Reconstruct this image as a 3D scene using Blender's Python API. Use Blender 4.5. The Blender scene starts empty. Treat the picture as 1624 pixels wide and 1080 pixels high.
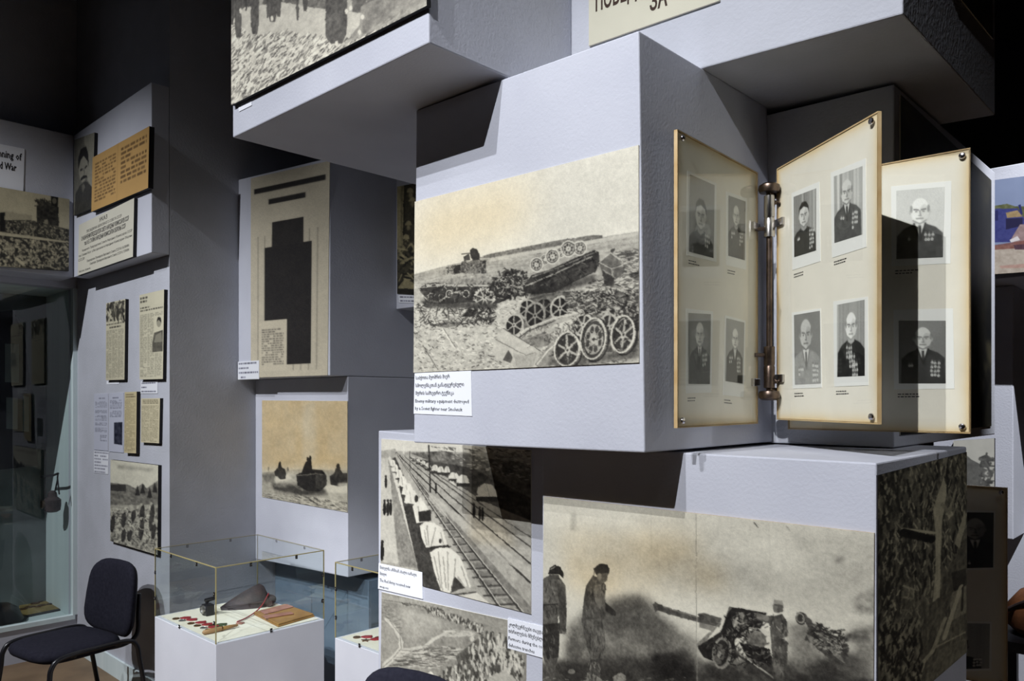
import bpy, bmesh, math, random
import numpy as np
from mathutils import Vector

# ------------------------------------------------------------------ camera, world, lamps, exposure
SC = bpy.context.scene
COL = SC.collection
FPX, CX, YH, EYE = 1240.0, 812.0, 635.0, 1.75      # focal length and principal point for the 1624 x 1080 frame
YAW = math.radians(43.55)
camd = bpy.data.cameras.new('camera')
camd.sensor_width = 36.0
camd.lens = FPX / 1624 * 36.0
camd.shift_y = (YH - 540) / 1624
camd.clip_start = 0.05
cam = bpy.data.objects.new('camera', camd)
cam.location = (0, 0, EYE)
cam.rotation_euler = (math.pi / 2, 0, YAW)
COL.objects.link(cam)
SC.camera = cam

w = bpy.data.worlds.new('room_dark')
SC.world = w
w.use_nodes = True
w.node_tree.nodes['Background'].inputs[0].default_value = (0.55, 0.62, 0.8, 1)
w.node_tree.nodes['Background'].inputs[1].default_value = 0.004

def spot(name, loc, target, energy, size_deg, blend, radius, color):
    l = bpy.data.lights.new(name, 'SPOT')
    l.energy = energy; l.spot_size = math.radians(size_deg); l.spot_blend = blend
    l.shadow_soft_size = radius; l.color = color
    o = bpy.data.objects.new(name, l)
    o.location = loc
    o.rotation_euler = (Vector(target) - Vector(loc)).to_track_quat('-Z', 'Y').to_euler()
    COL.objects.link(o)
    return o

COOL = (0.93, 0.95, 1.0)
spot('key_fill_spot', (-0.38, -2.80, 5.45), (-1.0, 1.75, 1.38), 1180, 40, 0.85, 0.015, COOL)
spot('key_fill_spot', (-1.20, -2.10, 5.40), (-1.7, 1.75, 1.35), 600, 50, 0.75, 0.015, COOL)
spot('key_fill_spot', (-3.20, -1.70, 5.40), (-3.25, 1.8, 0.85), 500, 50, 0.8, 0.015, COOL)
spot('key_fill_spot', (-4.25, -2.40, 5.40), (-5.05, 1.8, 1.22), 1050, 44.5, 0.85, 0.02, COOL)
spot('key_fill_spot', (0.95, 2.30, 5.40), (-0.78, 4.15, 1.7), 1500, 24, 0.6, 0.015, COOL)
spot('key_fill_spot', (0.60, -2.60, 5.40), (-3.25, 1.9, 0.35), 1450, 17, 0.7, 0.02, COOL)  # added fill, brightens the right side of the left pedestal
spot('key_fill_spot', (1.60, -1.60, 5.40), (-1.0, 1.95, 1.95), 90, 9.0, 1.0, 0.02, COOL)  # weak fill added for the left portrait board
spot('key_fill_spot', (2.40, 3.40, 4.60), (-0.6, 2.2, 0.85), 140, 24, 0.7, 0.04, COOL)  # fill added from the right to lift the forest print
spot('key_fill_spot', (1.20, -2.60, 5.40), (0.6, -1.2, 0.0), 90, 80, 0.9, 0.06, (1.0, 0.95, 0.86))  # warm fill added at the floor, its bounce lifts the undersides

SC.view_settings.view_transform = 'Standard'
SC.view_settings.look = 'None'
SC.view_settings.exposure = 0.0
SC.view_settings.gamma = 1.0
SC.view_settings.use_curve_mapping = False

# ------------------------------------------------------------------ measuring helpers
FWD = np.array([-math.sin(YAW), math.cos(YAW), 0.0])
RGT = np.array([math.cos(YAW), math.sin(YAW), 0.0])
UPV = np.array([0, 0, 1.0])
EYEP = np.array([0, 0, EYE])

def sight(px, py):
    return RGT * ((px - CX) / FPX) + FWD + UPV * ((YH - py) / FPX)

def at(px, py, d):
    return EYEP + sight(px, py) * d

class Plane:
    """a flat surface in the room: a point, the normal facing the room, and the reading-right direction"""
    def __init__(s, p, n):
        s.p = np.array(p, float); s.n = np.array(n, float); s.n /= np.linalg.norm(s.n)
    def __call__(s, px, py, off=0.0):
        d = sight(px, py)
        return EYEP + d * (((s.p + s.n * off - EYEP) @ s.n) / (d @ s.n))

def PY(y): return Plane((0, y, 0), (0, -1, 0))
def PX(x): return Plane((x, 0, 0), (1, 0, 0))
def PZ(z): return Plane((0, 0, z), (0, 0, 1))

# ------------------------------------------------------------------ materials
def lin(c):
    c = np.asarray(c, float) / 255.0
    return np.where(c <= 0.04045, c / 12.92, ((c + 0.055) / 1.055) ** 2.4)

def principled(name, rgb, rough=0.6, metal=0.0, spec=0.5, coat=0.0, coat_rough=0.1):
    m = bpy.data.materials.new(name); m.use_nodes = True
    b = m.node_tree.nodes['Principled BSDF']
    r = lin(rgb)
    b.inputs['Base Color'].default_value = (r[0], r[1], r[2], 1)
    b.inputs['Roughness'].default_value = rough
    b.inputs['Metallic'].default_value = metal
    b.inputs['Specular IOR Level'].default_value = spec
    b.inputs['Coat Weight'].default_value = coat
    b.inputs['Coat Roughness'].default_value = coat_rough
    return m

def mottled(name, rgb, rgb2, scale=6.0, rough=0.65, bump=0.15, bscale=160.0, spec=0.3, metal=0.0, detail=6.0, stretch=(1, 1, 1), coat=0.0):
    m = principled(name, rgb, rough, metal, spec, coat)
    nt = m.node_tree; N = nt.nodes; L = nt.links
    b = N['Principled BSDF']
    tc = N.new('ShaderNodeTexCoord'); mp = N.new('ShaderNodeMapping')
    mp.inputs['Scale'].default_value = stretch
    L.new(tc.outputs['Object'], mp.inputs['Vector'])
    n1 = N.new('ShaderNodeTexNoise'); n1.inputs['Scale'].default_value = scale; n1.inputs['Detail'].default_value = detail
    L.new(mp.outputs['Vector'], n1.inputs['Vector'])
    cr = N.new('ShaderNodeValToRGB')
    a, c = lin(rgb), lin(rgb2)
    cr.color_ramp.elements[0].position = 0.35; cr.color_ramp.elements[1].position = 0.68
    cr.color_ramp.elements[0].color = (*c, 1); cr.color_ramp.elements[1].color = (*a, 1)
    L.new(n1.outputs['Fac'], cr.inputs['Fac'])
    L.new(cr.outputs['Color'], b.inputs['Base Color'])
    if bump:
        n2 = N.new('ShaderNodeTexNoise'); n2.inputs['Scale'].default_value = bscale; n2.inputs['Detail'].default_value = 3.0
        L.new(mp.outputs['Vector'], n2.inputs['Vector'])
        bp = N.new('ShaderNodeBump'); bp.inputs['Strength'].default_value = bump; bp.inputs['Distance'].default_value = 0.004
        L.new(n2.outputs['Fac'], bp.inputs['Height']); L.new(bp.outputs['Normal'], b.inputs['Normal'])
    return m

def print_material(name, rough=0.5, coat=0.0, gain=0.82):
    """ink on paper: the mesh carries the tones of the print, the nodes add paper grain"""
    m = principled(name, (200, 200, 200), rough, 0, 0.3, coat, 0.05)
    nt = m.node_tree; N = nt.nodes; L = nt.links; b = N['Principled BSDF']
    at_ = N.new('ShaderNodeVertexColor'); at_.layer_name = 'ink'
    no = N.new('ShaderNodeTexNoise'); no.inputs['Scale'].default_value = 420.0; no.inputs['Detail'].default_value = 2.0
    tc = N.new('ShaderNodeTexCoord'); L.new(tc.outputs['Object'], no.inputs['Vector'])
    mr = N.new('ShaderNodeMapRange'); mr.inputs['To Min'].default_value = gain * 0.95; mr.inputs['To Max'].default_value = gain * 1.05
    L.new(no.outputs['Fac'], mr.inputs['Value'])
    mx = N.new('ShaderNodeVectorMath'); mx.operation = 'SCALE'
    L.new(at_.outputs['Color'], mx.inputs[0]); L.new(mr.outputs['Result'], mx.inputs['Scale'])
    L.new(mx.outputs['Vector'], b.inputs['Base Color'])
    return m

def glass_material(name, tint=(0.93, 0.97, 0.96), refl=1.0, rough=0.0, base=0.03):
    m = bpy.data.materials.new(name); m.use_nodes = True
    nt = m.node_tree; N = nt.nodes; L = nt.links
    N.remove(N['Principled BSDF'])
    out = N['Material Output']
    tr = N.new('ShaderNodeBsdfTransparent'); tr.inputs['Color'].default_value = (*tint, 1)
    gl = N.new('ShaderNodeBsdfGlossy'); gl.inputs['Roughness'].default_value = rough
    gl.inputs['Color'].default_value = (refl, refl, refl, 1)
    fr = N.new('ShaderNodeFresnel'); fr.inputs['IOR'].default_value = 1.45
    ad = N.new('ShaderNodeMath'); ad.operation = 'ADD'; ad.inputs[1].default_value = base; ad.use_clamp = True
    mx = N.new('ShaderNodeMixShader')
    ge = N.new('ShaderNodeNewGeometry'); iv = N.new('ShaderNodeMath'); iv.operation = 'SUBTRACT'; iv.inputs[0].default_value = 1.0
    L.new(ge.outputs['Backfacing'], iv.inputs[1])
    mu = N.new('ShaderNodeMath'); mu.operation = 'MULTIPLY'          # one reflection per pane, at its outer face
    L.new(fr.outputs['Fac'], ad.inputs[0]); L.new(ad.outputs[0], mu.inputs[0]); L.new(iv.outputs[0], mu.inputs[1]); L.new(mu.outputs[0], mx.inputs['Fac'])
    L.new(tr.outputs[0], mx.inputs[1]); L.new(gl.outputs[0], mx.inputs[2]); L.new(mx.outputs[0], out.inputs['Surface'])
    return m

M = {}
M['paint'] = mottled('grey_plaster_paint', (193, 195, 204), (184, 186, 196), 3.0, 0.62, 0.22, 120.0, 0.25)
M['paint_rough'] = mottled('rough_grey_plaster_paint', (182, 184, 192), (174, 176, 183), 5.0, 0.7, 0.35, 90.0, 0.2)
M['paint_white'] = mottled('white_pedestal_paint', (205, 206, 212), (196, 197, 204), 3.0, 0.5, 0.08, 120.0, 0.3)
M['plinth'] = mottled('blue_grey_plinth_paint', (112, 127, 141), (97, 112, 128), 2.0, 0.4, 0.1, 90.0, 0.4, stretch=(1, 1, 4))
M['dark_wall'] = mottled('dark_wall_paint', (58, 60, 70), (48, 50, 60), 3.0, 0.8, 0.2, 60.0, 0.1)
M['black_ceiling'] = mottled('black_ceiling_paint', (26, 26, 32), (20, 20, 26), 2.0, 0.9, 0.1, 60.0, 0.1)
M['leather_brown'] = mottled('brown_leather', (112, 70, 42), (86, 52, 32), 14, 0.5, 0.2, 90)
M['floor'] = mottled('brown_floor', (128, 106, 80), (104, 84, 62), 4.0, 0.5, 0.05, 40.0, 0.4)
M['board_edge'] = mottled('black_board_edge', (34, 32, 34), (26, 25, 28), 20, 0.6, 0.0)
M['print'] = print_material('print_on_paper')
M['print_card'] = print_material('aged_card_paper', 0.6, 0.0, 1.0)
M['print_gloss'] = print_material('print_semi_gloss', 0.4, 0.0, 1.0)
M['photo_white'] = principled('white_photo_paper', (243, 243, 240), 0.5, 0, 0.3)
M['card'] = principled('white_card', (232, 234, 240), 0.6, 0, 0.3)
M['ink'] = principled('black_ink', (28, 27, 34), 0.6, 0, 0.2)
M['ink_brown'] = principled('brown_ink', (58, 42, 34), 0.6, 0, 0.2)
M['glass'] = glass_material('clear_acrylic', (0.97, 0.988, 0.985), 0.9, 0.0, 0.012)
M['sheet'] = glass_material('acrylic_cover_sheet', (0.97, 0.97, 0.95), 0.9, 0.02, 0.01)
M['window_glass'] = glass_material('showcase_glass', (0.955, 0.98, 0.975), 0.9, 0.0, 0.02)
M['acrylic_edge'] = principled('yellowed_acrylic_edge', (160, 149, 104), 0.3, 0, 0.5)
M['amber_edge'] = mottled('amber_board_edge', (206, 182, 140), (182, 150, 102), 12, 0.35, 0.0)
M['chrome'] = principled('worn_chrome', (190, 186, 182), 0.22, 1.0)
M['steel_dark'] = mottled('tarnished_steel', (120, 104, 92), (78, 66, 58), 30, 0.35, 0.05, 200, 0.5, 1.0)
M['bolt'] = principled('polished_bolt', (205, 202, 205), 0.15, 1.0)
M['fabric_black'] = mottled('black_chair_fabric', (36, 36, 46), (28, 28, 38), 60, 0.95, 0.3, 500, 0.15)
M['black_metal'] = principled('black_powder_coat', (24, 24, 28), 0.35, 0, 0.5)
M['black_clip'] = principled('black_clip', (22, 20, 20), 0.4, 0, 0.5)
M['leather_tan'] = mottled('tan_leather', (162, 122, 66), (136, 98, 50), 18, 0.5, 0.2, 120, 0.4)
M['leather_pink'] = mottled('faded_pink_leather', (168, 120, 104), (142, 96, 82), 18, 0.6, 0.2, 120, 0.3)
M['leather_dark'] = mottled('dark_leather', (66, 52, 50), (40, 32, 34), 22, 0.6, 0.35, 90, 0.35)
M['red'] = mottled('red_ribbon', (150, 44, 50), (124, 34, 42), 40, 0.7, 0.1, 300)
M['green'] = mottled('olive_green_enamel', (72, 84, 52), (52, 64, 42), 30, 0.45, 0.05, 200)
M['bronze'] = principled('dull_bronze', (128, 98, 66), 0.4, 0.9)
M['silver'] = principled('dull_silver', (170, 168, 166), 0.35, 0.9)
M['paper_liner'] = mottled('cream_paper', (226, 222, 205), (216, 210, 190), 8, 0.7, 0.0)
M['wood'] = mottled('pale_wood', (176, 140, 100), (150, 114, 78), 10, 0.5, 0.1, 100, 0.3, stretch=(8, 1, 1))
M['tan_cloth'] = mottled('tan_cloth', (140, 122, 76), (116, 100, 60), 16, 0.8, 0.2, 160)
M['teal_white'] = mottled('teal_white_paint', (212, 224, 224), (198, 212, 213), 2, 0.5, 0.05, 60, 0.3, stretch=(5, 5, 0.2))
M['case_back'] = mottled('showcase_back_paint', (112, 120, 120), (92, 99, 100), 3, 0.7, 0.1, 60)
M['reflection_dark'] = mottled('reflection_dark_tone', (40, 42, 50), (30, 31, 38), 5, 0.8, 0.1, 60)  # dark tone of a glass reflection, built as a panel

# ------------------------------------------------------------------ object helpers
def link(name, me, mat, parent=None, origin=(0, 0, 0)):
    o = bpy.data.objects.new(name, me)
    COL.objects.link(o)
    if mat is not None:
        me.materials.append(mat)
    o.location = origin
    if parent is not None:
        o.parent = parent
        pl = parent['_o']
        o.location = (origin[0] - pl[0], origin[1] - pl[1], origin[2] - pl[2])
    return o

def mk(name, verts, faces, mat, parent=None, smooth=False, bevel=0.0, seg=1):
    v = np.array(verts, float)
    lo, hi = v.min(0), v.max(0)
    org = np.array([(lo[0] + hi[0]) / 2, (lo[1] + hi[1]) / 2, lo[2]])
    me = bpy.data.meshes.new(name)
    me.from_pydata([tuple(p) for p in (v - org)], [], faces)
    bm = bmesh.new(); bm.from_mesh(me)
    bmesh.ops.recalc_face_normals(bm, faces=bm.faces)
    if bevel:
        bmesh.ops.bevel(bm, geom=list(bm.edges), offset=bevel, segments=seg, affect='EDGES', profile=0.5)
    if smooth:
        for f in bm.faces: f.smooth = True
    bm.to_mesh(me); bm.free()
    o = link(name, me, mat, parent, org)
    o['_o'] = [float(x) for x in org]
    return o

def empty(name, loc):
    o = bpy.data.objects.new(name, None)
    o.empty_display_size = 0.05
    o.location = loc; o['_o'] = [float(x) for x in loc]
    COL.objects.link(o)
    return o

def tag(o, label=None, cat=None, group=None, kind=None):
    if label: o['label'] = label
    if cat: o['category'] = cat
    if group: o['group'] = group
    if kind: o['kind'] = kind
    return o

HEXF = [(0, 1, 2, 3), (7, 6, 5, 4), (0, 4, 5, 1), (1, 5, 6, 2), (2, 6, 7, 3), (3, 7, 4, 0)]

def hexa(name, front4, back4, mat, parent=None, bevel=0.0, seg=1):
    return mk(name, list(front4) + list(back4), HEXF, mat, parent, bevel=bevel, seg=seg)

def box(name, lo, hi, mat, parent=None, bevel=0.0, seg=1):
    x0, y0, z0 = lo; x1, y1, z1 = hi
    f = [(x0, y0, z0), (x1, y0, z0), (x1, y0, z1), (x0, y0, z1)]
    b = [(x0, y1, z0), (x1, y1, z0), (x1, y1, z1), (x0, y1, z1)]
    return hexa(name, f, b, mat, parent, bevel, seg)

class MB:
    """collects shapes for ONE mesh"""
    def __init__(s): s.v = []; s.f = []
    def add(s, v, f):
        k = len(s.v); s.v += [tuple(p) for p in v]; s.f += [tuple(i + k for i in q) for q in f]
    def hexa(s, a, b): s.add(list(a) + list(b), HEXF)
    def obox(s, c, ax, ay, az):
        c, ax, ay, az = map(np.array, (c, ax, ay, az))
        f = [c - ax - ay - az, c + ax - ay - az, c + ax - ay + az, c - ax - ay + az]
        b = [p + 2 * ay for p in f]
        s.hexa(f, b)
    def tube(s, pts, r, n=10, caps=True):
        P = [np.array(p, float) for p in pts]; rings = []
        rr = r if hasattr(r, '__len__') else [r] * len(P)
        up = None
        for i, p in enumerate(P):
            t = P[min(i + 1, len(P) - 1)] - P[max(i - 1, 0)]; t /= (np.linalg.norm(t) + 1e-12)
            if up is None:
                a = np.array([0, 0, 1.0]) if abs(t[2]) < 0.9 else np.array([1.0, 0, 0])
                up = np.cross(t, a)
            u = up - t * (up @ t); u /= np.linalg.norm(u); up = u; vv = np.cross(t, u)
            rings.append([p + rr[i] * (u * math.cos(2 * math.pi * k / n) + vv * math.sin(2 * math.pi * k / n)) for k in range(n)])
        v = [q for ring in rings for q in ring]; f = []
        for i in range(len(P) - 1):
            for k in range(n):
                f.append((i * n + k, i * n + (k + 1) % n, (i + 1) * n + (k + 1) % n, (i + 1) * n + k))
        if caps:
            f.append(tuple(range(n))[::-1]); f.append(tuple((len(P) - 1) * n + k for k in range(n)))
        s.add(v, f)
    def lathe(s, c, axis, prof, n=20):
        axis = np.array(axis, float); axis /= np.linalg.norm(axis)
        a = np.array([0, 0, 1.0]) if abs(axis[2]) < 0.9 else np.array([1.0, 0, 0])
        u = np.cross(axis, a); u /= np.linalg.norm(u); vv = np.cross(axis, u); c = np.array(c, float)
        v = []; f = []
        for (r, h) in prof:
            v += [c + axis * h + r * (u * math.cos(2 * math.pi * k / n) + vv * math.sin(2 * math.pi * k / n)) for k in range(n)]
        for i in range(len(prof) - 1):
            for k in range(n):
                f.append((i * n + k, i * n + (k + 1) % n, (i + 1) * n + (k + 1) % n, (i + 1) * n + k))
        f.append(tuple(range(n))[::-1]); f.append(tuple((len(prof) - 1) * n + k for k in range(n)))
        s.add(v, f)
    def build(s, name, mat, parent=None, smooth=False, bevel=0.0, seg=1):
        return mk(name, s.v, s.f, mat, parent, smooth, bevel, seg)

def shade(o, angle=0.7):
    me = o.data
    for p in me.polygons: p.use_smooth = True
    if hasattr(me, 'set_sharp_from_angle'): me.set_sharp_from_angle(angle=angle)
    return o

def bez(pts, n=12):
    """smooth curve through points"""
    P = [np.array(p, float) for p in pts]; out = []
    for i in range(len(P) - 1):
        p0 = P[max(i - 1, 0)]; p1 = P[i]; p2 = P[i + 1]; p3 = P[min(i + 2, len(P) - 1)]
        for k in range(n):
            t = k / n
            out.append(0.5 * ((2 * p1) + (-p0 + p2) * t + (2 * p0 - 5 * p1 + 4 * p2 - p3) * t * t + (-p0 + 3 * p1 - 3 * p2 + p3) * t ** 3))
    out.append(P[-1]); return out

# ------------------------------------------------------------------ painter for flat prints (tones computed in code, carried by the print's own mesh)
def homography(src, dst):
    A = []; b = []
    for (x, y), (u, v) in zip(src, dst):
        A += [[x, y, 1, 0, 0, 0, -u * x, -u * y], [0, 0, 0, x, y, 1, -v * x, -v * y]]; b += [u, v]
    h = np.linalg.solve(np.array(A, float), np.array(b, float))
    return np.append(h, 1).reshape(3, 3)

def vnoise(h, w_, sy, sx, rng, octv=3):
    out = np.zeros((h, w_)); amp = 1.0; tot = 0
    for _ in range(octv):
        gy, gx = max(2, int(h / sy) + 3), max(2, int(w_ / sx) + 3)
        g = rng.random((gy, gx))
        y = np.arange(h) / sy; x = np.arange(w_) / sx
        y0 = np.minimum(y.astype(int), gy - 2); x0 = np.minimum(x.astype(int), gx - 2)
        fy = np.clip(y - y0, 0, 1); fx = np.clip(x - x0, 0, 1)
        fy = (fy * fy * (3 - 2 * fy))[:, None]; fx = (fx * fx * (3 - 2 * fx))[None, :]
        a = g[y0][:, x0]; b = g[y0][:, x0 + 1]; c = g[y0 + 1][:, x0]; d = g[y0 + 1][:, x0 + 1]
        out += amp * ((a * (1 - fx) + b * fx) * (1 - fy) + (c * (1 - fx) + d * fx) * fy)
        tot += amp; amp *= 0.55; sy = max(sy / 2, 1); sx = max(sx / 2, 1)
    return out / tot - 0.5

class Art:
    def __init__(s, W, H, corners=None, frame=(0, 0, 1.0), base=205, seed=1):
        s.W, s.H = W, H
        s.a = np.full((H, W), float(base)); s.rng = np.random.default_rng(seed)
        s.fr = frame
        cn = corners if corners else [(0, 0), (W, 0), (W, H), (0, H)]
        s.h = homography(cn, [(0, 0), (W, 0), (W, H), (0, H)])
        s.warm = np.zeros((H, W))
        c = s.T([((cn[0][0] + cn[2][0]) / 2, (cn[0][1] + cn[2][1]) / 2), ((cn[0][0] + cn[2][0]) / 2 + 1, (cn[0][1] + cn[2][1]) / 2 + 1)], raw=True)
        s.k = float(np.abs(c[1] - c[0]).mean()) / frame[2]
    def T(s, pts, raw=False):
        p = np.array(pts, float).reshape(-1, 2)
        if not raw: p = np.array(s.fr[:2]) + p / s.fr[2]
        q = np.c_[p, np.ones(len(p))] @ s.h.T
        return q[:, :2] / q[:, 2:]
    def mask(s, q, ss=3):
        x0 = int(max(0, math.floor(q[:, 0].min()))); x1 = int(min(s.W, math.ceil(q[:, 0].max()) + 1))
        y0 = int(max(0, math.floor(q[:, 1].min()))); y1 = int(min(s.H, math.ceil(q[:, 1].max()) + 1))
        if x1 <= x0 or y1 <= y0: return None
        X = (np.arange((x1 - x0) * ss) + 0.5) / ss + x0; Y = (np.arange((y1 - y0) * ss) + 0.5) / ss + y0
        m = np.zeros((len(Y), len(X)), bool)
        n = len(q)
        for i in range(n):
            ax, ay = q[i]; bx, by = q[(i + 1) % n]
            if ay == by: continue
            c = (Y >= min(ay, by)) & (Y < max(ay, by))
            if not c.any(): continue
            xi = ax + (Y[c] - ay) * (bx - ax) / (by - ay)
            m[c] ^= X[None, :] > xi[:, None]
        m = m.reshape(y1 - y0, ss, x1 - x0, ss).mean((1, 3))
        return (slice(y0, y1), slice(x0, x1)), m
    def fill(s, pts, col, al=1.0, tex=0, ts=(4, 4), canvas=False):
        q = np.array(pts, float) if canvas else s.T(pts)
        r = s.mask(q)
        if r is None: return s
        sl, m = r; c = col
        if tex: c = col + tex * 3 * vnoise(m.shape[0], m.shape[1], ts[1], ts[0], s.rng)
        s.a[sl] += (c - s.a[sl]) * m * al
        return s
    def ell(s, x, y, rx, ry, col, al=1.0, rot=0, tex=0):
        t = np.linspace(0, 2 * math.pi, 28, endpoint=False); ca, sa = math.cos(rot), math.sin(rot)
        ex, ey = rx * np.cos(t), ry * np.sin(t)
        return s.fill(np.c_[x + ex * ca - ey * sa, y + ex * sa + ey * ca], col, al, tex)
    def ring(s, x, y, rx, ry, wd, col, al=1.0, rot=0):
        t = np.linspace(0, 2 * math.pi, 29); ca, sa = math.cos(rot), math.sin(rot)
        ex, ey = rx * np.cos(t), ry * np.sin(t)
        return s.line(np.c_[x + ex * ca - ey * sa, y + ex * sa + ey * ca], wd, col, al)
    def line(s, pts, wd, col, al=1.0):
        q = s.T(pts); hw = max(wd * s.k / 2, 0.3); al = al * min(1.0, wd * s.k / 0.6)
        for i in range(len(q) - 1) if len(q) > 1 else [0]:
            a = q[i]; b = q[min(i + 1, len(q) - 1)]
            x0 = int(max(0, min(a[0], b[0]) - hw - 1)); x1 = int(min(s.W, max(a[0], b[0]) + hw + 2))
            y0 = int(max(0, min(a[1], b[1]) - hw - 1)); y1 = int(min(s.H, max(a[1], b[1]) + hw + 2))
            if x1 <= x0 or y1 <= y0: continue
            X = np.arange(x0, x1)[None, :] + 0.5 - a[0]; Y = np.arange(y0, y1)[:, None] + 0.5 - a[1]
            d = b - a; L2 = d @ d + 1e-9
            t = np.clip((X * d[0] + Y * d[1]) / L2, 0, 1)
            D = np.sqrt((X - t * d[0]) ** 2 + (Y - t * d[1]) ** 2)
            m = np.clip(hw + 0.5 - D, 0, 1) * al
            sl = (slice(y0, y1), slice(x0, x1))
            s.a[sl] += (col - s.a[sl]) * m
        return s
    def blur(s, arr, r):
        r = max(1, int(r))
        for ax in (0, 1):
            for _ in range(2):
                p = [(0, 0), (0, 0)]; p[ax] = (r + 1, r)
                c = np.cumsum(np.pad(arr, p, mode='edge'), axis=ax)
                n = arr.shape[ax]
                arr = (np.take(c, range(2 * r + 1, 2 * r + 1 + n), axis=ax) - np.take(c, range(0, n), axis=ax)) / (2 * r + 1)
        return arr
    def soft(s, pts, col, al, rad, tex=0, ts=(12, 12), warm=False):
        r = s.mask(s.T(pts), 1); full = np.zeros((s.H, s.W))
        if r is None: return s
        full[r[0]] = r[1]
        full = s.blur(full, rad * s.k) * al
        if tex: full *= np.clip(1 + tex * 2 * vnoise(s.H, s.W, ts[1], ts[0], s.rng), 0, 2)
        if warm: s.warm += full * col
        else: s.a += (col - s.a) * np.clip(full, 0, 1)
        return s
    def noise(s, amp, sx, sy, octv=3):
        s.a += amp * 2 * vnoise(s.H, s.W, sy, sx, s.rng, octv); return s
    def scatter(s, pts, n, cols, ln, wd, ang=(0, math.pi), grow=0.0):
        """n short strokes inside a polygon; grow: longer towards its bottom"""
        P = np.array(pts, float); lo, hi = P.min(0), P.max(0); k = 0; t = 0
        while k < n and t < n * 8:
            t += 1
            x, y = lo + s.rng.random(2) * (hi - lo)
            ins = False
            for i in range(len(P)):
                ax, ay = P[i]; bx, by = P[i - 1]
                if (ay > y) != (by > y) and x < (bx - ax) * (y - ay) / (by - ay) + ax: ins = not ins
            if not ins: continue
            g = 1 + grow * (y - lo[1]) / max(1, hi[1] - lo[1])
            a = s.rng.uniform(*ang); l = ln * s.rng.uniform(0.4, 1.4) * g / 2
            c = cols[0] + (cols[1] - cols[0]) * s.rng.random()
            s.line([(x - l * math.cos(a), y - l * math.sin(a)), (x + l * math.cos(a), y + l * math.sin(a))], wd * s.rng.uniform(0.6, 1.3) * g, c, 0.85)
            k += 1
        return s
    def wheel(s, x, y, rx, ry, rot=0, lite=190, dark=55, spokes=6, holes=False):
        s.ell(x, y, rx, ry, dark, 1, rot); s.ring(x, y, rx * 0.93, ry * 0.93, rx * 0.18, lite, 1, rot)
        s.ring(x, y, rx * 0.74, ry * 0.74, rx * 0.06, dark - 15, 1, rot)
        ca, sa = math.cos(rot), math.sin(rot)
        if holes: s.ell(x, y, rx * 0.72, ry * 0.72, lite - 12, 1, rot)
        for k in range(spokes):
            a = 2 * math.pi * k / spokes + 0.3
            ex, ey = rx * math.cos(a), ry * math.sin(a)
            px_, py_ = ex * ca - ey * sa, ex * sa + ey * ca
            if holes: s.ell(x + px_ * 0.48, y + py_ * 0.48, rx * 0.15, ry * 0.17, dark, 1, rot)
            else: s.line([(x, y), (x + px_ * 0.8, y + py_ * 0.8)], rx * 0.14, lite - 15)
        s.ell(x, y, rx * 0.2, ry * 0.2, lite, 1, rot); s.ell(x, y, rx * 0.09, ry * 0.09, dark, 1, rot)
        return s
    def textblock(s, x0, y0, x1, y1, rows, col, dens=0.8, tone=0.7, dy=0.0, wmax=0.05):
        """rows of unreadable print, in canvas fractions; dy: slope is handled by the canvas itself"""
        hgt = (y1 - y0) / rows
        for r in range(rows):
            x = x0; yc = y0 + (r + 0.5) * hgt
            xe = x1 if s.rng.random() > 0.15 else x0 + (x1 - x0) * s.rng.uniform(0.4, 0.95)
            while x < xe:
                wd = s.rng.uniform(0.3, 1.0) * wmax
                if s.rng.random() < dens:
                    q = np.array([(x, yc - hgt * 0.3), (min(x + wd, xe), yc - hgt * 0.3), (min(x + wd, xe), yc + hgt * 0.3), (x, yc + hgt * 0.3)]) * [s.W, s.H]
                    s.fill(q, col, tone * s.rng.uniform(0.7, 1.0), canvas=True)
                x += wd + wmax * 0.18
        return s
    def finish(s, amp=1.0, warp=0.5):
        """photographic grain: uneven tone inside shapes, slightly ragged and soft edges"""
        if warp:
            yy = np.arange(s.H)[:, None] + warp * 4 * vnoise(s.H, s.W, 5, 5, s.rng, 2); xx = np.arange(s.W)[None, :] + warp * 4 * vnoise(s.H, s.W, 5, 5, s.rng, 2)
            s.a = s.a[np.clip(np.rint(yy), 0, s.H - 1).astype(int), np.clip(np.rint(xx), 0, s.W - 1).astype(int)]
        k = np.clip(1 - np.abs(s.a - 120) / 140.0, 0.18, 1)
        s.a += amp * k * (70 * vnoise(s.H, s.W, 4, 3, s.rng, 3) + 36 * vnoise(s.H, s.W, 16, 14, s.rng, 2))
        b = s.blur(s.a, 1)
        s.a = 0.7 * s.a + 0.3 * b
        s.a += (s.rng.random((s.H, s.W)) - 0.5) * 14
        return s
    def grime(s, pts, n, ln=14, wd=3, dark=(20, 60), lite=(150, 215), ang=(-1.6, 1.6), mix=0.5):
        s.scatter(pts, n, dark, ln, wd, ang); return s.scatter(pts, int(n * mix), lite, ln * 0.8, wd * 0.8, ang)
    def rgb(s, black=(30, 28, 26), white=(226, 221, 203), warm=(214, 176, 106), color=None):
        if color is not None: return lin(np.clip(color, 0, 255))
        g = np.clip(s.a, 0, 255)[..., None] / 255.0
        b, w_ = np.array(black, float), np.array(white, float)
        c = b + (w_ - b) * (g - 0.11) / (0.84 - 0.11)
        c = np.clip(c, 8, 246)
        wm = np.clip(s.warm * 0.55, 0, 1)[..., None]
        c = c * (1 - wm) + c * (np.array(warm, float) / np.array(white, float)) * wm
        return lin(np.clip(c, 0, 255))

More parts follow.
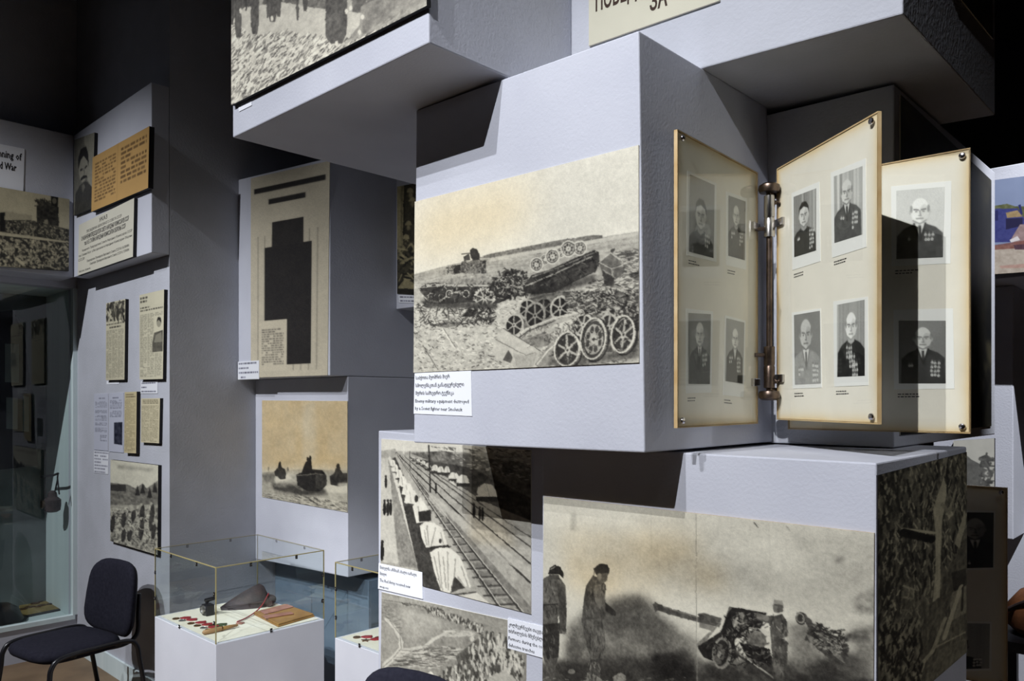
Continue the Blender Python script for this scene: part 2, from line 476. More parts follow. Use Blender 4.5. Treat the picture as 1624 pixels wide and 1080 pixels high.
def sheet(name, quad, n, tones, mat, parent=None, lift=0.0008):
    """a flat print: a fine flat mesh over the quad TL,TR,BR,BL carrying the printed tones"""
    H, W = tones.shape[:2]
    TL, TR, BR, BL = [np.array(p, float) + np.array(n) * lift for p in quad]
    u = np.linspace(0, 1, W)[None, :, None]; v = np.linspace(0, 1, H)[:, None, None]
    P = (TL * (1 - u) + TR * u) * (1 - v) + (BL * (1 - u) + BR * u) * v
    P = P.reshape(-1, 3)
    org = np.array([P[:, 0].mean(), P[:, 1].mean(), P[:, 2].min()])
    me = bpy.data.meshes.new(name)
    nv = W * H; nf = (W - 1) * (H - 1)
    me.vertices.add(nv); me.vertices.foreach_set('co', (P - org).astype(np.float32).ravel())
    i = (np.arange(H - 1)[:, None] * W + np.arange(W - 1)[None, :]).ravel()
    q = np.stack([i, i + W, i + W + 1, i + 1], 1)
    me.loops.add(nf * 4); me.polygons.add(nf)
    me.loops.foreach_set('vertex_index', q.astype(np.int32).ravel())
    me.polygons.foreach_set('loop_start', (np.arange(nf) * 4).astype(np.int32))
    me.update(calc_edges=True)
    ca = me.color_attributes.new('ink', 'FLOAT_COLOR', 'POINT')
    ca.data.foreach_set('color', np.concatenate([tones.reshape(-1, 3), np.ones((nv, 1))], 1).astype(np.float32).ravel())
    o = link(name, me, mat, parent, org)
    o['_o'] = [float(x) for x in org]
    return o

def mount(name, label, cat, plane, cpx, thick, tones, edge='board_edge', mat='print', group=None, part='printed_picture'):
    """a print on its backing board, fixed to a surface; cpx: corners TL,TR,BR,BL of its face"""
    fr = [plane(x, y, thick) for x, y in cpx]
    bk = [p - plane.n * (thick - 0.0004) for p in fr]
    root = hexa(name, fr, bk, M[edge])
    tag(root, label, cat, group)
    sheet(part, fr, plane.n, tones, M[mat], root)
    return root

TXT = {}
def text_mesh(body, res=2, bold=0.0):
    k = (body, res, bold)
    if k not in TXT:
        c = bpy.data.curves.new('lettering', 'FONT'); c.body = body; c.resolution_u = res; c.offset = bold
        o = bpy.data.objects.new('lettering', c); COL.objects.link(o)
        bpy.context.view_layer.update()
        me = bpy.data.meshes.new_from_object(o.evaluated_get(bpy.context.evaluated_depsgraph_get()))
        v = np.array([tuple(p.co) for p in me.vertices]); f = [tuple(p.vertices) for p in me.polygons]
        bpy.data.objects.remove(o); bpy.data.curves.remove(c); bpy.data.meshes.remove(me)
        TXT[k] = (v, f)
    return TXT[k]

def letter(name, quad, n, lines, mat, parent, lift=0.0012, clip=None, label=None):
    """lines: (text, left, right, baseline, cap height) in fractions of the card; one flat mesh of glyphs per card"""
    TL, TR, BR, BL = [np.array(p, float) for p in quad]
    out = []
    for body, l, r, base, ch, *rest in lines:
        mb = MB()
        v, f = text_mesh(body, 1, rest[0] if rest else 0.0)
        w0, w1 = v[:, 0].min(), v[:, 0].max()
        x = l + (v[:, 0] - w0) / (w1 - w0) * (r - l); y = base - v[:, 1] / 0.72 * ch
        if clip is not None:
            keep = set(np.nonzero(x <= clip)[0]); f = [q for q in f if all(i in keep for i in q)]
        x = x[:, None]; y = y[:, None]
        P = (TL * (1 - x) + TR * x) * (1 - y) + (BL * (1 - x) + BR * x) * y + np.array(n) * lift
        use = sorted({i for q in f for i in q}); idx = {j: i for i, j in enumerate(use)}
        mb.add(P[use], [tuple(idx[i] for i in q) for q in f])
        o = mb.build(name, M[mat], parent)
        if label: o['label'] = label
        out.append(o)
    return out

def card(name, label, plane, cpx, lines, thick=0.002, mat='card', cat='caption card', group=None, ink='ink', clip=None):
    fr = [plane(x, y, thick) for x, y in cpx]
    bk = [p - plane.n * (thick - 0.0004) for p in fr]
    root = hexa(name, fr, bk, M[mat]); tag(root, label, cat, group)
    if lines: letter('lettering', fr, plane.n, lines, ink, root, clip=clip)
    return root
# ------------------------------------------------------------------ key planes of the place
_p = at(1017.5, 700, 1.9)
XR, YM = _p[0], _p[1]                              # right side and front of the middle block
ZT = PY(YM)(1013, 48)[2]
ZO = PY(YM)(660, 175)[2] + 0.001                   # underside of the overhanging block
YOH = PZ(ZO)(680, 68)[1]; XOH = PZ(ZO)(680, 68)[0]
YUR = PX(XR)(1118, 112)[1]
YRB = PX(XR)(1081, 714)[1]
YB2 = PX(XR)(1221, 167)[1]
XL = PY(YM)(657.8, 703)[0]
YTB = PX(XL)(770, 705)[1]
XRB = PY(YRB)(1390, 732)[0]
XB2 = PY(YB2)(1418, 130)[0]
YLP = at(200, 600, 4.85)[1]
XC = PY(YLP)(269, 600)[0]
YCU = PX(XC)(240, 300)[1]
YPB = PX(XC)(378, 400)[1]; YKB = PX(XC)(405, 700)[1]; YPL = PX(XC)(436, 930)[1]
XPB = PY(YPB)(523, 400)[0]
YSB = PX(XPB)(628, 400)[1]
XLB = PY(YCU)(117, 219)[0]
XW = PY(YLP)(122, 600)[0]
CEIL = 5.9
V = lambda *a: np.array(a, float)

# ------------------------------------------------------------------ room shell
tag(box('floor', (-6.9, -4.6, -0.1), (4.7, 6.7, 0.0), M['floor']), kind='structure')
tag(box('ceiling', (-6.9, -4.6, CEIL), (4.7, 6.7, CEIL + 0.1), M['black_ceiling']), kind='structure')
tag(box('wall_rear', (-6.9, 6.5, 0.0), (4.7, 6.7, CEIL), M['dark_wall']), kind='structure')
tag(box('wall_right', (4.5, -4.4, 0.0), (4.7, 6.5, CEIL), M['dark_wall']), kind='structure')
tag(box('wall_front', (-6.9, -4.6, 0.0), (4.7, -4.4, CEIL), M['dark_wall']), kind='structure')
tag(box('wall_back', (XW - 0.6, YLP, 0.0), (XC, YLP + 2.0, CEIL), M['paint_rough']), kind='structure')

# left wall with the opening of a built-in showcase
YJ = PX(XW)(118, 700)[1]
XJ = PY(YJ)(73, 800)[0]
ZS = PX(XW)(60, 992)[2]
ZTOP = PX(XW)(60, 452)[2]
YE = -2.6
mb = MB()
def _b(lo, hi):
    x0, y0, z0 = lo; x1, y1, z1 = hi
    mb.hexa([(x0, y0, z0), (x1, y0, z0), (x1, y0, z1), (x0, y0, z1)], [(x0, y1, z0), (x1, y1, z0), (x1, y1, z1), (x0, y1, z1)])
_b((XW - 0.12, YE, 0), (XW, YJ, ZS)); _b((XW - 0.12, YE, ZTOP), (XW, YJ, CEIL)); _b((XW - 0.12, -4.4, 0), (XW, YE, CEIL))
_b((XW - 0.12, YJ, 0), (XW, YLP - 0.001, CEIL))
tag(mb.build('wall_left', M['paint']), kind='structure')
mb = MB()
_b((XJ - 0.05, YE, ZS - 0.05), (XJ, YJ, ZTOP))
tag(mb.build('wall_showcase', M['case_back']), kind='structure')
mb = MB()
_b((XJ, YJ, ZS - 0.05), (XW - 0.121, YJ + 0.03, ZTOP)); _b((XJ, YE, ZS - 0.05), (XW - 0.121, YJ - 0.001, ZS))
_b((XJ, YE, ZTOP), (XW - 0.121, YJ - 0.001, ZTOP + 0.04)); _b((XJ, YE - 0.03, ZS - 0.05), (XW - 0.121, YE - 0.001, ZTOP))
tag(mb.build('trim_1', M['teal_white']), kind='structure')
win = tag(box('window_1', (XW - 0.03, YE + 0.02, ZS + 0.012), (XW - 0.024, YJ - 0.012, ZTOP - 0.01), M['window_glass']), kind='structure')
mb = MB()
for lo, hi in (((XW - 0.04, YE, ZS), (XW + 0.012, YJ, ZS + 0.03)), ((XW - 0.04, YJ - 0.012, ZS + 0.03), (XW + 0.012, YJ + 0.02, ZTOP)),):
    _b(lo, hi)
mb.build('window_frame', M['teal_white'], win)

# baseboard on the back wall
tag(box('baseboard_back', (XW + 0.012, YLP - 0.015, 0.0), (XC, YLP - 0.0005, 0.12), M['teal_white']), kind='structure')

# ------------------------------------------------------------------ display blocks
BLK = 'stacked plaster display blocks'
def block(label, front4, back4, mat='paint', bev=0.004):
    return tag(hexa('display_block', front4, back4, M[mat], bevel=bev, seg=2), label, 'display block', BLK)

def ext(front, dy): return [V(p[0], p[1] + dy, p[2]) for p in front]

# middle block carrying the wrecked tanks
pm = PY(YM)
MF = [pm(656, 702), pm(1022, 718), pm(1013, 48), pm(660, 175)]
block('pale grey block in the middle, jutting out with the wrecked tanks photograph on its front', MF, ext(MF, YB2 - YM - 0.001))
# overhanging block with the snow photograph
po = PY(YOH)
zl, zr = ZO, ZO
xl_ = po(369, 219)[0]
kz = 0.0
OF = [V(xl_, YOH, zl), V(XOH, YOH, zr), V(XOH, YOH, 3.75), V(xl_, YOH, 3.75)]
dY = 1.15
OB = [V(xl_, YOH + dY, zl + kz * dY), V(XOH, YOH + dY, zr + kz * dY), V(XOH, YOH + dY, 3.75), V(xl_, YOH + dY, 3.75)]
block('big overhanging block at the top with the snowy crowd photograph on its front', OF, OB)
# upper right block
pu = PY(YUR)
q = pu(1432, 22); YU2 = PX(q[0])(1578, 183)[1]
UF = [V(XOH + 0.001, YUR, MF[3][2] + 0.002), q, V(q[0], YUR, 3.75), V(XOH + 0.001, YUR, 3.75)]
ub = PX(q[0])(1578, 183)
UB = [V(XOH + 0.001, YU2, MF[3][2] + 0.002), V(q[0], YU2, ub[2]), V(q[0], YU2, 3.75), V(XOH + 0.001, YU2, 3.75)]
block('overhanging block at upper right with a lettered poster, above the portrait boards', UF, UB, 'paint_rough')
XUR = q[0]
# lower right block with the artillery photograph
pr = PY(YRB)
zr1, zr2 = pr(1081, 716)[2] - 0.003, pr(1390, 732)[2] - 0.003
XRL = pr(860, 900)[0]
RF = [V(XRL, YRB, 0.0), V(XRB, YRB, 0.0), V(XRB, YRB, zr2), V(XRL, YRB, zr1)]
YR2 = PX(XRB)(1533, 698)[1]
RBk = [V(XRL, YR2, 0.0), V(XRB, YR2, 0.0), V(XRB, YR2, zr2 + 0.004), V(XRL, YR2, zr1)]
block('lower right block with the field gun photograph on its front', RF, RBk)
# block with the trains photograph
pt = PY(YTB)
a = pt(600, 683)
TF = [V(a[0], YTB, 0.0), V(XRL - 0.002, YTB, 0.0), V(XRL - 0.002, YTB, MF[0][2] - 0.012), a]
block('tall lower block with the railway photograph on its front', TF, ext(TF, 0.85))
# block behind the portrait boards
zb2 = max(zr1, zr2) + 0.0055
BF = [V(XR - 0.5, YB2, zb2), V(XB2, YB2, zb2), V(XB2, YB2, ZT - 0.03), V(XR - 0.5, YB2, ZT - 0.012)]
YB3 = PX(XB2)(1578, 500)[1]
block('dark shaded block standing behind the three hinged portrait boards', BF, ext(BF, YB3 - YB2), 'paint_rough')
# left corner: block of framed documents over the back wall
pc = PY(YCU)
zc0, zc1 = PX(XC)(237, 400)[2], PX(XC)(240, 130)[2]
CF = [V(XLB, YCU, zc0), V(XC, YCU, zc0), V(XC, YCU, zc1), V(XLB, YCU, zc1)]
block('shallow upper block at left with the portrait and two printed documents', CF, ext(CF, YLP - YCU - 0.001))
LF = [V(XLB, -1.2, zc0), V(XLB, YCU - 0.001, zc0), V(XLB, YCU - 0.001, zc1), V(XLB, -1.2, zc1)]
block('shaded upper block on the left wall with the assembly hall photograph', LF, [V(XW + 0.001, p[1], p[2]) for p in LF])
# poster block, tank block, plinth, soldiers block
pp = PY(YPB)
zp0 = (pp(378, 600)[2] + pp(523, 597)[2]) / 2
PF = [V(XC + 0.001, YPB, zp0), V(XPB, YPB, zp0), V(XPB, YPB, pp(523, 250)[2]), V(XC + 0.001, YPB, pp(378, 285)[2])]
block('narrow block at centre left with the tall beige poster on its front', PF, ext(PF, 1.6))
pk = PY(YKB)
k0, k1 = pk(416, 889), pk(553, 916)
KF = [V(XC + 0.001, YKB, k0[2]), V(XPB, YKB, k1[2]), V(XPB, YKB, zp0 - 0.002), V(XC + 0.001, YKB, zp0 - 0.002)]
block('block under the beige poster with the column of tanks photograph on its front', KF, ext(KF, 1.5))
tag(box('plinth', (XC + 0.001, YPL, 0.0), (XPB, YPL + 1.2, min(k0[2], k1[2]) - 0.002), M['plinth'], bevel=0.003),
    'blue grey plinth under the tank photograph block behind the glass cases', 'plinth')
ps = PY(YSB)
s0 = ps(632, 490)
SF = [V(XPB + 0.002, YSB, s0[2]), V(-2.2, YSB, s0[2]), V(-2.2, YSB, 3.05), V(XPB + 0.002, YSB, 3.05)]
block('narrow recessed block with the soldiers photograph, half hidden behind the middle block', SF, ext(SF, 0.6))
tag(box('wall_niche', (XPB + 0.002, YSB + 0.62, 0.0), (-1.7, YSB + 0.75, CEIL), M['paint_rough']), kind='structure')

# far right blocks
pf2 = PY(4.0)
f0, f1 = pf2(1545, 446), pf2(1760, 440)
F2 = [f0, V(f1[0], 4.0, f0[2]), V(f1[0], 4.0, pf2(1600, 262)[2]), V(f0[0], 4.0, pf2(1600, 262)[2])]
block('dark far block at the right edge with the colour photograph of a blue truck', F2, ext(F2, 0.9))
pf1 = PY(4.25)
g0, g1 = pf1(1480, 846), pf1(1607, 856)
F1 = [V(g0[0], 4.25, g1[2]), g1, V(g1[0], 4.25, F2[0][2] - 0.002), V(g0[0], 4.25, F2[0][2] - 0.002)]
block('far pale block lit beside the right edge under the truck photograph', F1, ext(F1, 0.65))
pf0 = PY(4.5)
h1 = pf0(1700, 900)
box('plinth', (F1[0][0], 4.5, 0.0), (h1[0], 5.2, g1[2] - 0.002), M['paint'], bevel=0.003)
tag(bpy.data.objects['plinth.001'], 'pale far plinth at the right edge under the lit block', 'plinth')
# ------------------------------------------------------------------ the large prints
def art_wreck():
    C = [(658, 320), (1013, 230), (1013.6, 575), (656, 591)]
    A = Art(380, 330, C, (640, 220, 2.8425), 224, 3)
    A.noise(7, 60, 60)
    A.soft([(60, 300), (560, 180), (560, 420), (60, 560)], 0.55, 1.0, 90, warm=True)
    A.soft([(600, 150), (1060, 60), (1060, 420), (600, 470)], 206, 0.6, 60)
    hz = [(40, 612), (200, 570), (380, 530), (560, 500), (760, 464), (900, 440), (1070, 415)]
    A.fill(hz + [(1070, 1060), (40, 1070)], 168, 1, 16, (40, 3))
    A.fill([(330, 536), (400, 516), (560, 484), (700, 456), (860, 432), (900, 434), (900, 446), (760, 470), (560, 506), (380, 536)], 105, 0.9, 25, (3, 3))
    A.fill([(380, 540), (560, 508), (900, 448), (1065, 420), (1065, 432), (700, 500), (400, 552)], 196, 0.8)
    A.scatter([(60, 620), (560, 520), (1060, 440), (1060, 500), (560, 610), (60, 660)], 320, (120, 185), 26, 2.2, (-0.3, -0.05))
    A.fill([(40, 660), (500, 690), (700, 690), (1070, 600), (1070, 1060), (40, 1070)], 188, 0.9, 22, (8, 5))
    G = [(45, 730), (430, 730), (560, 700), (1065, 640), (1065, 1020), (45, 1060)]
    A.scatter(G, 900, (40, 120), 9, 2.6, (-0.6, 0.9), 0.3)
    A.scatter(G, 800, (205, 240), 10, 2.8, (-0.6, 0.9), 0.3)
    # tank at left
    A.fill([(66, 668), (85, 655), (180, 640), (400, 620), (500, 628), (505, 690), (480, 720), (430, 742), (300, 735), (150, 745), (105, 735)], 62, 1, 14, (5, 5))
    A.fill([(60, 655), (150, 652), (390, 655), (392, 664), (150, 664), (66, 672)], 190, 0.9)
    A.fill([(150, 640), (300, 612), (400, 612), (420, 650), (180, 655)], 150, 0.9, 35, (4, 4))
    A.line([(70, 670), (90, 705), (120, 728), (160, 735), (195, 712), (230, 690), (300, 690)], 9, 196, 0.8)
    for t in range(18):
        f = t / 17; x = 75 + 190 * f; y = 678 + 55 * math.sin(math.pi * min(1, f * 1.15)) ** 0.8
        A.line([(x - 4, y - 5), (x + 4, y + 6)], 2.5, 40)
    A.wheel(211, 697, 15, 17, 0, 215, 60, 0); A.wheel(287, 697, 15, 17, 0, 215, 60, 0)
    A.wheel(372, 716, 44, 42, 0, 196, 70, 8)
    for t in range(14):
        a = math.pi * (0.95 + 1.1 * t / 13); A.ell(372 + 46 * math.cos(a), 716 + 44 * math.sin(a), 5, 5, 205)
    A.fill([(180, 612), (190, 580), (205, 568), (232, 566), (232, 608)], 150, 1, 30, (3, 3))
    A.fill([(228, 572), (262, 564), (266, 602), (232, 608)], 48)
    A.fill([(262, 600), (268, 552), (290, 548), (300, 606)], 92, 1, 20, (3, 3))
    A.fill([(285, 560), (320, 545), (376, 548), (380, 600), (330, 608), (300, 606)], 118, 1, 16, (5, 5))
    A.fill([(352, 548), (380, 546), (380, 604), (358, 606)], 66)
    A.fill([(276, 530), (302, 516), (308, 545), (280, 548)], 70)
    A.fill([(306, 500), (318, 490), (338, 496), (350, 522), (350, 544), (320, 548), (308, 530)], 56, 1, 8, (4, 4))
    A.line([(268, 518), (306, 514)], 4, 60); A.line([(350, 546), (398, 541)], 2.5, 110)
    # tangle
    A.scatter([(410, 640), (470, 585), (560, 600), (560, 700), (500, 720), (420, 720)], 220, (25, 70), 26, 6, (-1.4, 1.4))
    A.scatter([(420, 620), (560, 600), (560, 690), (430, 700)], 90, (150, 215), 16, 3, (-1.4, 1.4))
    A.ring(478, 610, 22, 16, 6, 70, 1, 0.6); A.ring(525, 640, 16, 20, 7, 60)
    # overturned hull
    A.fill([(545, 664), (585, 612), (660, 590), (740, 552), (860, 500), (884, 508), (888, 560), (870, 596), (780, 640), (690, 690), (600, 700), (550, 688)], 48, 1, 10, (8, 6))
    A.fill([(650, 640), (760, 588), (860, 548), (868, 592), (770, 640), (690, 676), (650, 680)], 66, 1, 8, (8, 8))
    A.line([(560, 660), (700, 600), (850, 530)], 6, 150); A.line([(590, 620), (700, 580), (870, 508)], 5, 120)
    for x, y, r in ((645, 542, 22), (712, 512, 21), (607, 565, 30), (678, 528, 32), (800, 491, 31), (749, 494, 34)):
        A.wheel(x, y, r, r * 1.12, 0.2, 200, 70, 8, True)
    # crates at right
    A.fill([(885, 556), (936, 512), (1002, 566), (996, 604), (948, 640), (900, 606)], 104, 1, 12, (6, 6))
    A.line([(885, 556), (940, 584), (1002, 566)], 3, 185); A.line([(940, 584), (948, 640)], 3, 175); A.line([(885, 556), (936, 512), (1002, 566)], 3, 190)
    A.fill([(900, 588), (956, 622), (950, 666), (908, 656)], 60); A.line([(900, 588), (956, 622), (950, 666)], 3, 150)
    A.ell(945, 500, 12, 8, 60, 1, -0.8)
    A.scatter([(965, 515), (1062, 495), (1062, 640), (1010, 640)], 130, (50, 110), 26, 4, (-0.5, 0.5))
    A.scatter([(965, 515), (1062, 495), (1062, 640), (1010, 640)], 60, (180, 220), 20, 3, (-0.5, 0.5))
    A.scatter([(830, 640), (1060, 600), (1060, 700), (840, 690)], 90, (40, 100), 20, 4, (-0.6, 0.6))
    # chassis in front: track row and deck
    A.fill([(530, 780), (560, 720), (700, 690), (920, 670), (1060, 700), (1060, 960), (900, 960), (560, 880)], 92, 0.9, 40, (6, 6))
    for t in range(22):
        f = t / 21; A.ell(770 + 170 * f, 700 - 22 * math.sin(f * 2.4) , 8, 7, 205); A.ell(772 + 170 * f, 706 - 22 * math.sin(f * 2.4), 4, 3, 50)
    for x, y, rx, ry, l in ((565, 765, 38, 45, 170), (640, 765, 44, 55, 120), (600, 795, 46, 62, 150), (712, 762, 44, 56, 185)):
        A.wheel(x, y, rx, ry, 0.15, l, 38, 6)
    A.scatter([(740, 690), (950, 680), (960, 780), (760, 790)], 170, (45, 110), 30, 5, (-0.7, 0.4))
    A.scatter([(740, 690), (950, 680), (960, 780), (760, 790)], 90, (170, 225), 28, 4, (-0.7, 0.4))
    A.line([(900, 700), (1060, 790)], 16, 48); A.line([(905, 700), (1060, 786)], 4, 170)
    A.fill([(530, 870), (660, 822), (790, 786), (800, 850), (690, 908), (560, 940)], 170, 1, 22, (8, 6))
    A.fill([(548, 905), (640, 868), (690, 890), (660, 930), (575, 948)], 128, 1, 14, (16, 3))
    A.line([(520, 890), (560, 856), (680, 808), (790, 784)], 9, 200); A.line([(524, 900), (566, 866), (690, 818)], 4, 60)
    A.fill([(690, 836), (760, 812), (800, 846), (735, 872)], 205)
    A.wheel(506, 838, 42, 52, 0.2, 185, 45, 6)
    A.wheel(815, 838, 46, 52, 0.1, 195, 55, 7); A.wheel(952, 812, 46, 56, 0.1, 190, 55, 7); A.wheel(925, 850, 46, 66, 0.1, 185, 50, 7)
    A.fill([(404, 962), (420, 902), (456, 852), (545, 905), (622, 952), (596, 1030), (500, 1020), (440, 1000)], 192, 1, 10, (10, 10))
    A.line([(456, 852), (625, 955)], 3, 90); A.line([(422, 902), (560, 975), (600, 962)], 3, 110)
    A.fill([(500, 962), (560, 980), (610, 962), (590, 1030), (520, 1030)], 168); A.fill([(600, 1020), (640, 950), (700, 900), (700, 1010), (640, 1035)], 150, 1, 20, (5, 8))
    A.line([(610, 1015), (660, 950), (720, 905)], 6, 215)
    A.fill([(455, 995), (480, 950), (500, 985), (490, 1010)], 60, 0.8)
    A.wheel(745, 950, 58, 80, 0.1, 200, 60, 6)
    A.wheel(862, 902, 58, 98, 0.12, 190, 70, 8, True)
    A.ring(862, 902, 56, 96, 6, 90, 1, 0.12)
    A.wheel(992, 882, 52, 88, 0.25, 200, 60, 6)
    A.line([(1000, 808), (1050, 802), (1056, 860)], 9, 60)
    A.grime([(90, 660), (420, 640), (500, 640), (500, 715), (120, 735)], 130, 16, 4)
    A.grime([(190, 612), (205, 568), (376, 548), (380, 604)], 60, 10, 3)
    A.grime([(560, 680), (600, 610), (870, 505), (885, 570), (700, 688)], 90, 16, 3, (14, 40), (90, 150), mix=0.35)
    A.grime([(530, 870), (790, 786), (800, 850), (690, 908), (560, 940)], 70, 16, 3.5, (50, 100), (200, 230))
    A.grime([(760, 690), (1060, 680), (1060, 800), (780, 790)], 150, 18, 4.5)
    A.grime([(640, 880), (1060, 800), (1060, 960), (680, 1010)], 110, 14, 3.5, (30, 70), (170, 215))
    A.soft([(80, 725), (430, 740), (430, 765), (100, 760)], 50, 0.8, 7); A.soft([(560, 690), (860, 610), (880, 640), (600, 720)], 40, 0.7, 8); A.soft([(660, 1000), (1060, 940), (1060, 985), (700, 1030)], 60, 0.7, 8)
    for x, y, rx, ry in ((745, 950, 58, 80), (862, 902, 58, 98), (992, 882, 52, 88)): A.ring(x + 7, y + 4, rx, ry, 7, 40, 0.8, 0.12); A.ring(x - 3, y - 3, rx * 0.95, ry * 0.95, 6, 225, 0.8, 0.12)
    # scattered scrap at left
    A.fill([(270, 800), (300, 764), (335, 770), (325, 800)], 40); A.fill([(120, 840), (200, 820), (300, 830), (200, 850)], 90, 0.7)
    A.line([(240, 850), (330, 770)], 4, 70); A.line([(160, 760), (150, 800)], 4, 60); A.line([(205, 760), (210, 815)], 5, 80)
    A.line([(180, 855), (235, 940)], 8, 215); A.line([(186, 855), (238, 935)], 3, 90); A.line([(90, 930), (160, 1040)], 3, 80)
    A.scatter([(60, 740), (420, 760), (400, 830), (60, 850)], 160, (30, 90), 22, 4, (-1.2, 1.2))
    A.scatter([(320, 760), (420, 760), (410, 830), (320, 830)], 50, (30, 60), 24, 5, (-1.4, 1.4))
    A.finish()
    return A, C

def art_guns():
    C = [(862.4, 787.6), (1386.5, 845.5), (1384, 1266), (860.5, 1090)]
    A = Art(470, 360, C, (840, 780, 2.9), 214, 5)
    A.noise(26, 120, 90, 4)
    A.soft([(150, 180), (760, 180), (760, 420), (300, 500), (150, 420)], 0.5, 1, 80, tex=0.6, ts=(60, 60), warm=True)
    A.soft([(760, 330), (900, 330), (900, 450), (760, 450)], 0.5, 1, 50, warm=True)
    A.soft([(560, 240), (1560, 360), (1560, 620), (1240, 560), (900, 470), (560, 420)], 178, 0.75, 70, 0.5, (80, 60))
    A.soft([(1180, 180), (1580, 210), (1580, 460), (1300, 420)], 160, 0.6, 50, 0.6, (60, 50))
    A.soft([(180, 620), (340, 500), (520, 470), (640, 600), (770, 680), (780, 900), (150, 900)], 96, 1.0, 34, 0.55, (40, 34))
    A.soft([(380, 500), (500, 480), (600, 590), (500, 640), (400, 620)], 84, 0.8, 24, 0.8, (22, 18))
    A.soft([(60, 780), (420, 760), (560, 780), (780, 760), (780, 1000), (60, 1000)], 54, 0.9, 22, 0.5, (30, 20))
    A.soft([(560, 740), (720, 740), (770, 860), (560, 860)], 34, 0.9, 20, 0.5, (24, 18))
    A.soft([(780, 780), (1560, 740), (1590, 1400), (780, 1200)], 60, 0.9, 24, 0.5, (30, 20))
    A.soft([(1180, 600), (1330, 600), (1330, 780), (1190, 800)], 128, 0.8, 24, 0.5, (30, 30))
    A.soft([(1480, 620), (1590, 600), (1590, 900), (1480, 820)], 120, 0.7, 24, 0.6, (30, 30))
    A.soft([(1490, 480), (1585, 440), (1585, 560), (1500, 560)], 120, 0.8, 16, 0.7, (14, 14))
    A.soft([(1400, 300), (1440, 300), (1440, 330), (1400, 330)], 130, 0.7, 8)
    A.soft([(1440, 660), (1500, 630), (1560, 640), (1560, 690), (1450, 690)], 80, 0.8, 9, 0.7, (8, 8))
    A.soft([(190, 100), (215, 100), (215, 180), (190, 180)], 170, 0.6, 8)
    A.noise(7, 3, 3, 2)
    # helmeted soldier at left edge
    A.fill([(60, 400), (100, 382), (140, 395), (166, 430), (172, 520), (168, 650), (140, 652), (142, 600), (135, 560), (130, 620), (138, 700), (135, 760), (118, 800), (112, 860), (80, 862), (78, 800), (58, 740)], 92, 1, 16, (5, 8))
    A.fill([(60, 610), (140, 600), (138, 700), (132, 760), (84, 770), (58, 700)], 54, 1, 10, (5, 6))
    A.fill([(60, 470), (128, 470), (130, 520), (60, 520)], 112, 0.7); A.line([(60, 520), (130, 516)], 7, 46)
    A.fill([(128, 420), (160, 430), (172, 560), (168, 640), (140, 640), (136, 500)], 74, 1, 10, (4, 6)); A.line([(150, 640), (160, 650)], 12, 120)
    A.fill([(88, 378), (94, 350), (118, 335), (144, 346), (158, 376), (156, 398), (138, 380)], 44); A.line([(98, 356), (118, 344)], 6, 150)
    A.fill([(92, 378), (136, 382), (140, 404), (100, 402)], 78)
    A.fill([(84, 770), (128, 765), (114, 860), (82, 862)], 88, 1, 12, (3, 5))
    # standing soldier
    A.fill([(252, 480), (262, 430), (292, 384), (330, 400), (352, 430), (346, 500), (352, 535), (390, 540), (400, 565), (378, 572), (352, 556), (340, 600), (350, 700), (330, 780), (322, 860), (335, 890), (268, 890), (270, 850), (280, 760), (258, 680), (240, 600), (246, 540)], 82, 1, 16, (5, 8))
    A.fill([(246, 590), (340, 580), (348, 690), (330, 770), (284, 770), (256, 670)], 92, 1, 18, (6, 10))
    A.fill([(300, 430), (345, 425), (350, 530), (330, 545), (302, 520)], 118, 0.8, 14, (4, 6))
    A.fill([(346, 505), (380, 535), (400, 552), (392, 575), (352, 548)], 52)
    A.ell(334, 362, 34, 32, 58); A.fill([(318, 378), (360, 372), (358, 408), (334, 424), (316, 408)], 104, 1, 12, (3, 3))
    A.ell(322, 390, 12, 16, 128); A.fill([(300, 352), (320, 332), (358, 334), (370, 356), (350, 352), (310, 366)], 52)
    A.line([(296, 392), (300, 350)], 4, 60)
    A.fill([(280, 770), (332, 765), (324, 850), (345, 885), (262, 885), (272, 840)], 74, 1, 12, (3, 6))
    A.fill([(265, 830), (290, 835), (350, 872), (330, 890), (262, 885)], 165, 0.6)
    for P_ in ([(66, 405), (130, 400), (134, 600), (64, 600)], [(64, 620), (135, 610), (130, 760), (84, 770)], [(258, 480), (300, 400), (345, 430), (340, 560), (262, 590)], [(250, 600), (340, 590), (345, 700), (330, 770), (286, 770)], [(270, 780), (330, 775), (325, 860), (275, 870)]):
        A.grime(P_, 20, 30, 5, (44, 66), (110, 140), (1.2, 1.9), 0.6)
    # gun
    A.fill([(566, 516), (580, 508), (600, 520), (770, 572), (880, 604), (872, 622), (766, 596), (640, 562), (590, 545), (578, 556)], 88, 1, 14, (8, 3))
    A.line([(600, 524), (770, 576)], 4, 150); A.fill([(586, 516), (610, 518), (616, 548), (590, 546)], 70)
    A.fill([(770, 560), (800, 556), (880, 580), (876, 600), (790, 588)], 92); A.ell(790, 578, 12, 14, 64); A.ell(840, 590, 10, 12, 70)
    A.fill([(780, 600), (850, 616), (840, 640), (780, 622)], 120, 0.8)
    A.fill([(918, 528), (1090, 556), (1062, 628), (1010, 622), (935, 690), (900, 700), (860, 690), (880, 640)], 40, 1, 8, (6, 6))
    A.fill([(900, 575), (918, 528), (930, 532), (800, 700), (766, 718), (766, 700)], 120, 0.9)
    A.fill([(770, 712), (880, 640), (940, 690), (960, 760), (900, 800), (800, 760)], 42, 1, 10, (6, 6))
    A.fill([(930, 600), (960, 552), (990, 560), (970, 620), (940, 632)], 130, 1, 26, (4, 8)); A.line([(960, 560), (940, 620)], 7, 190)
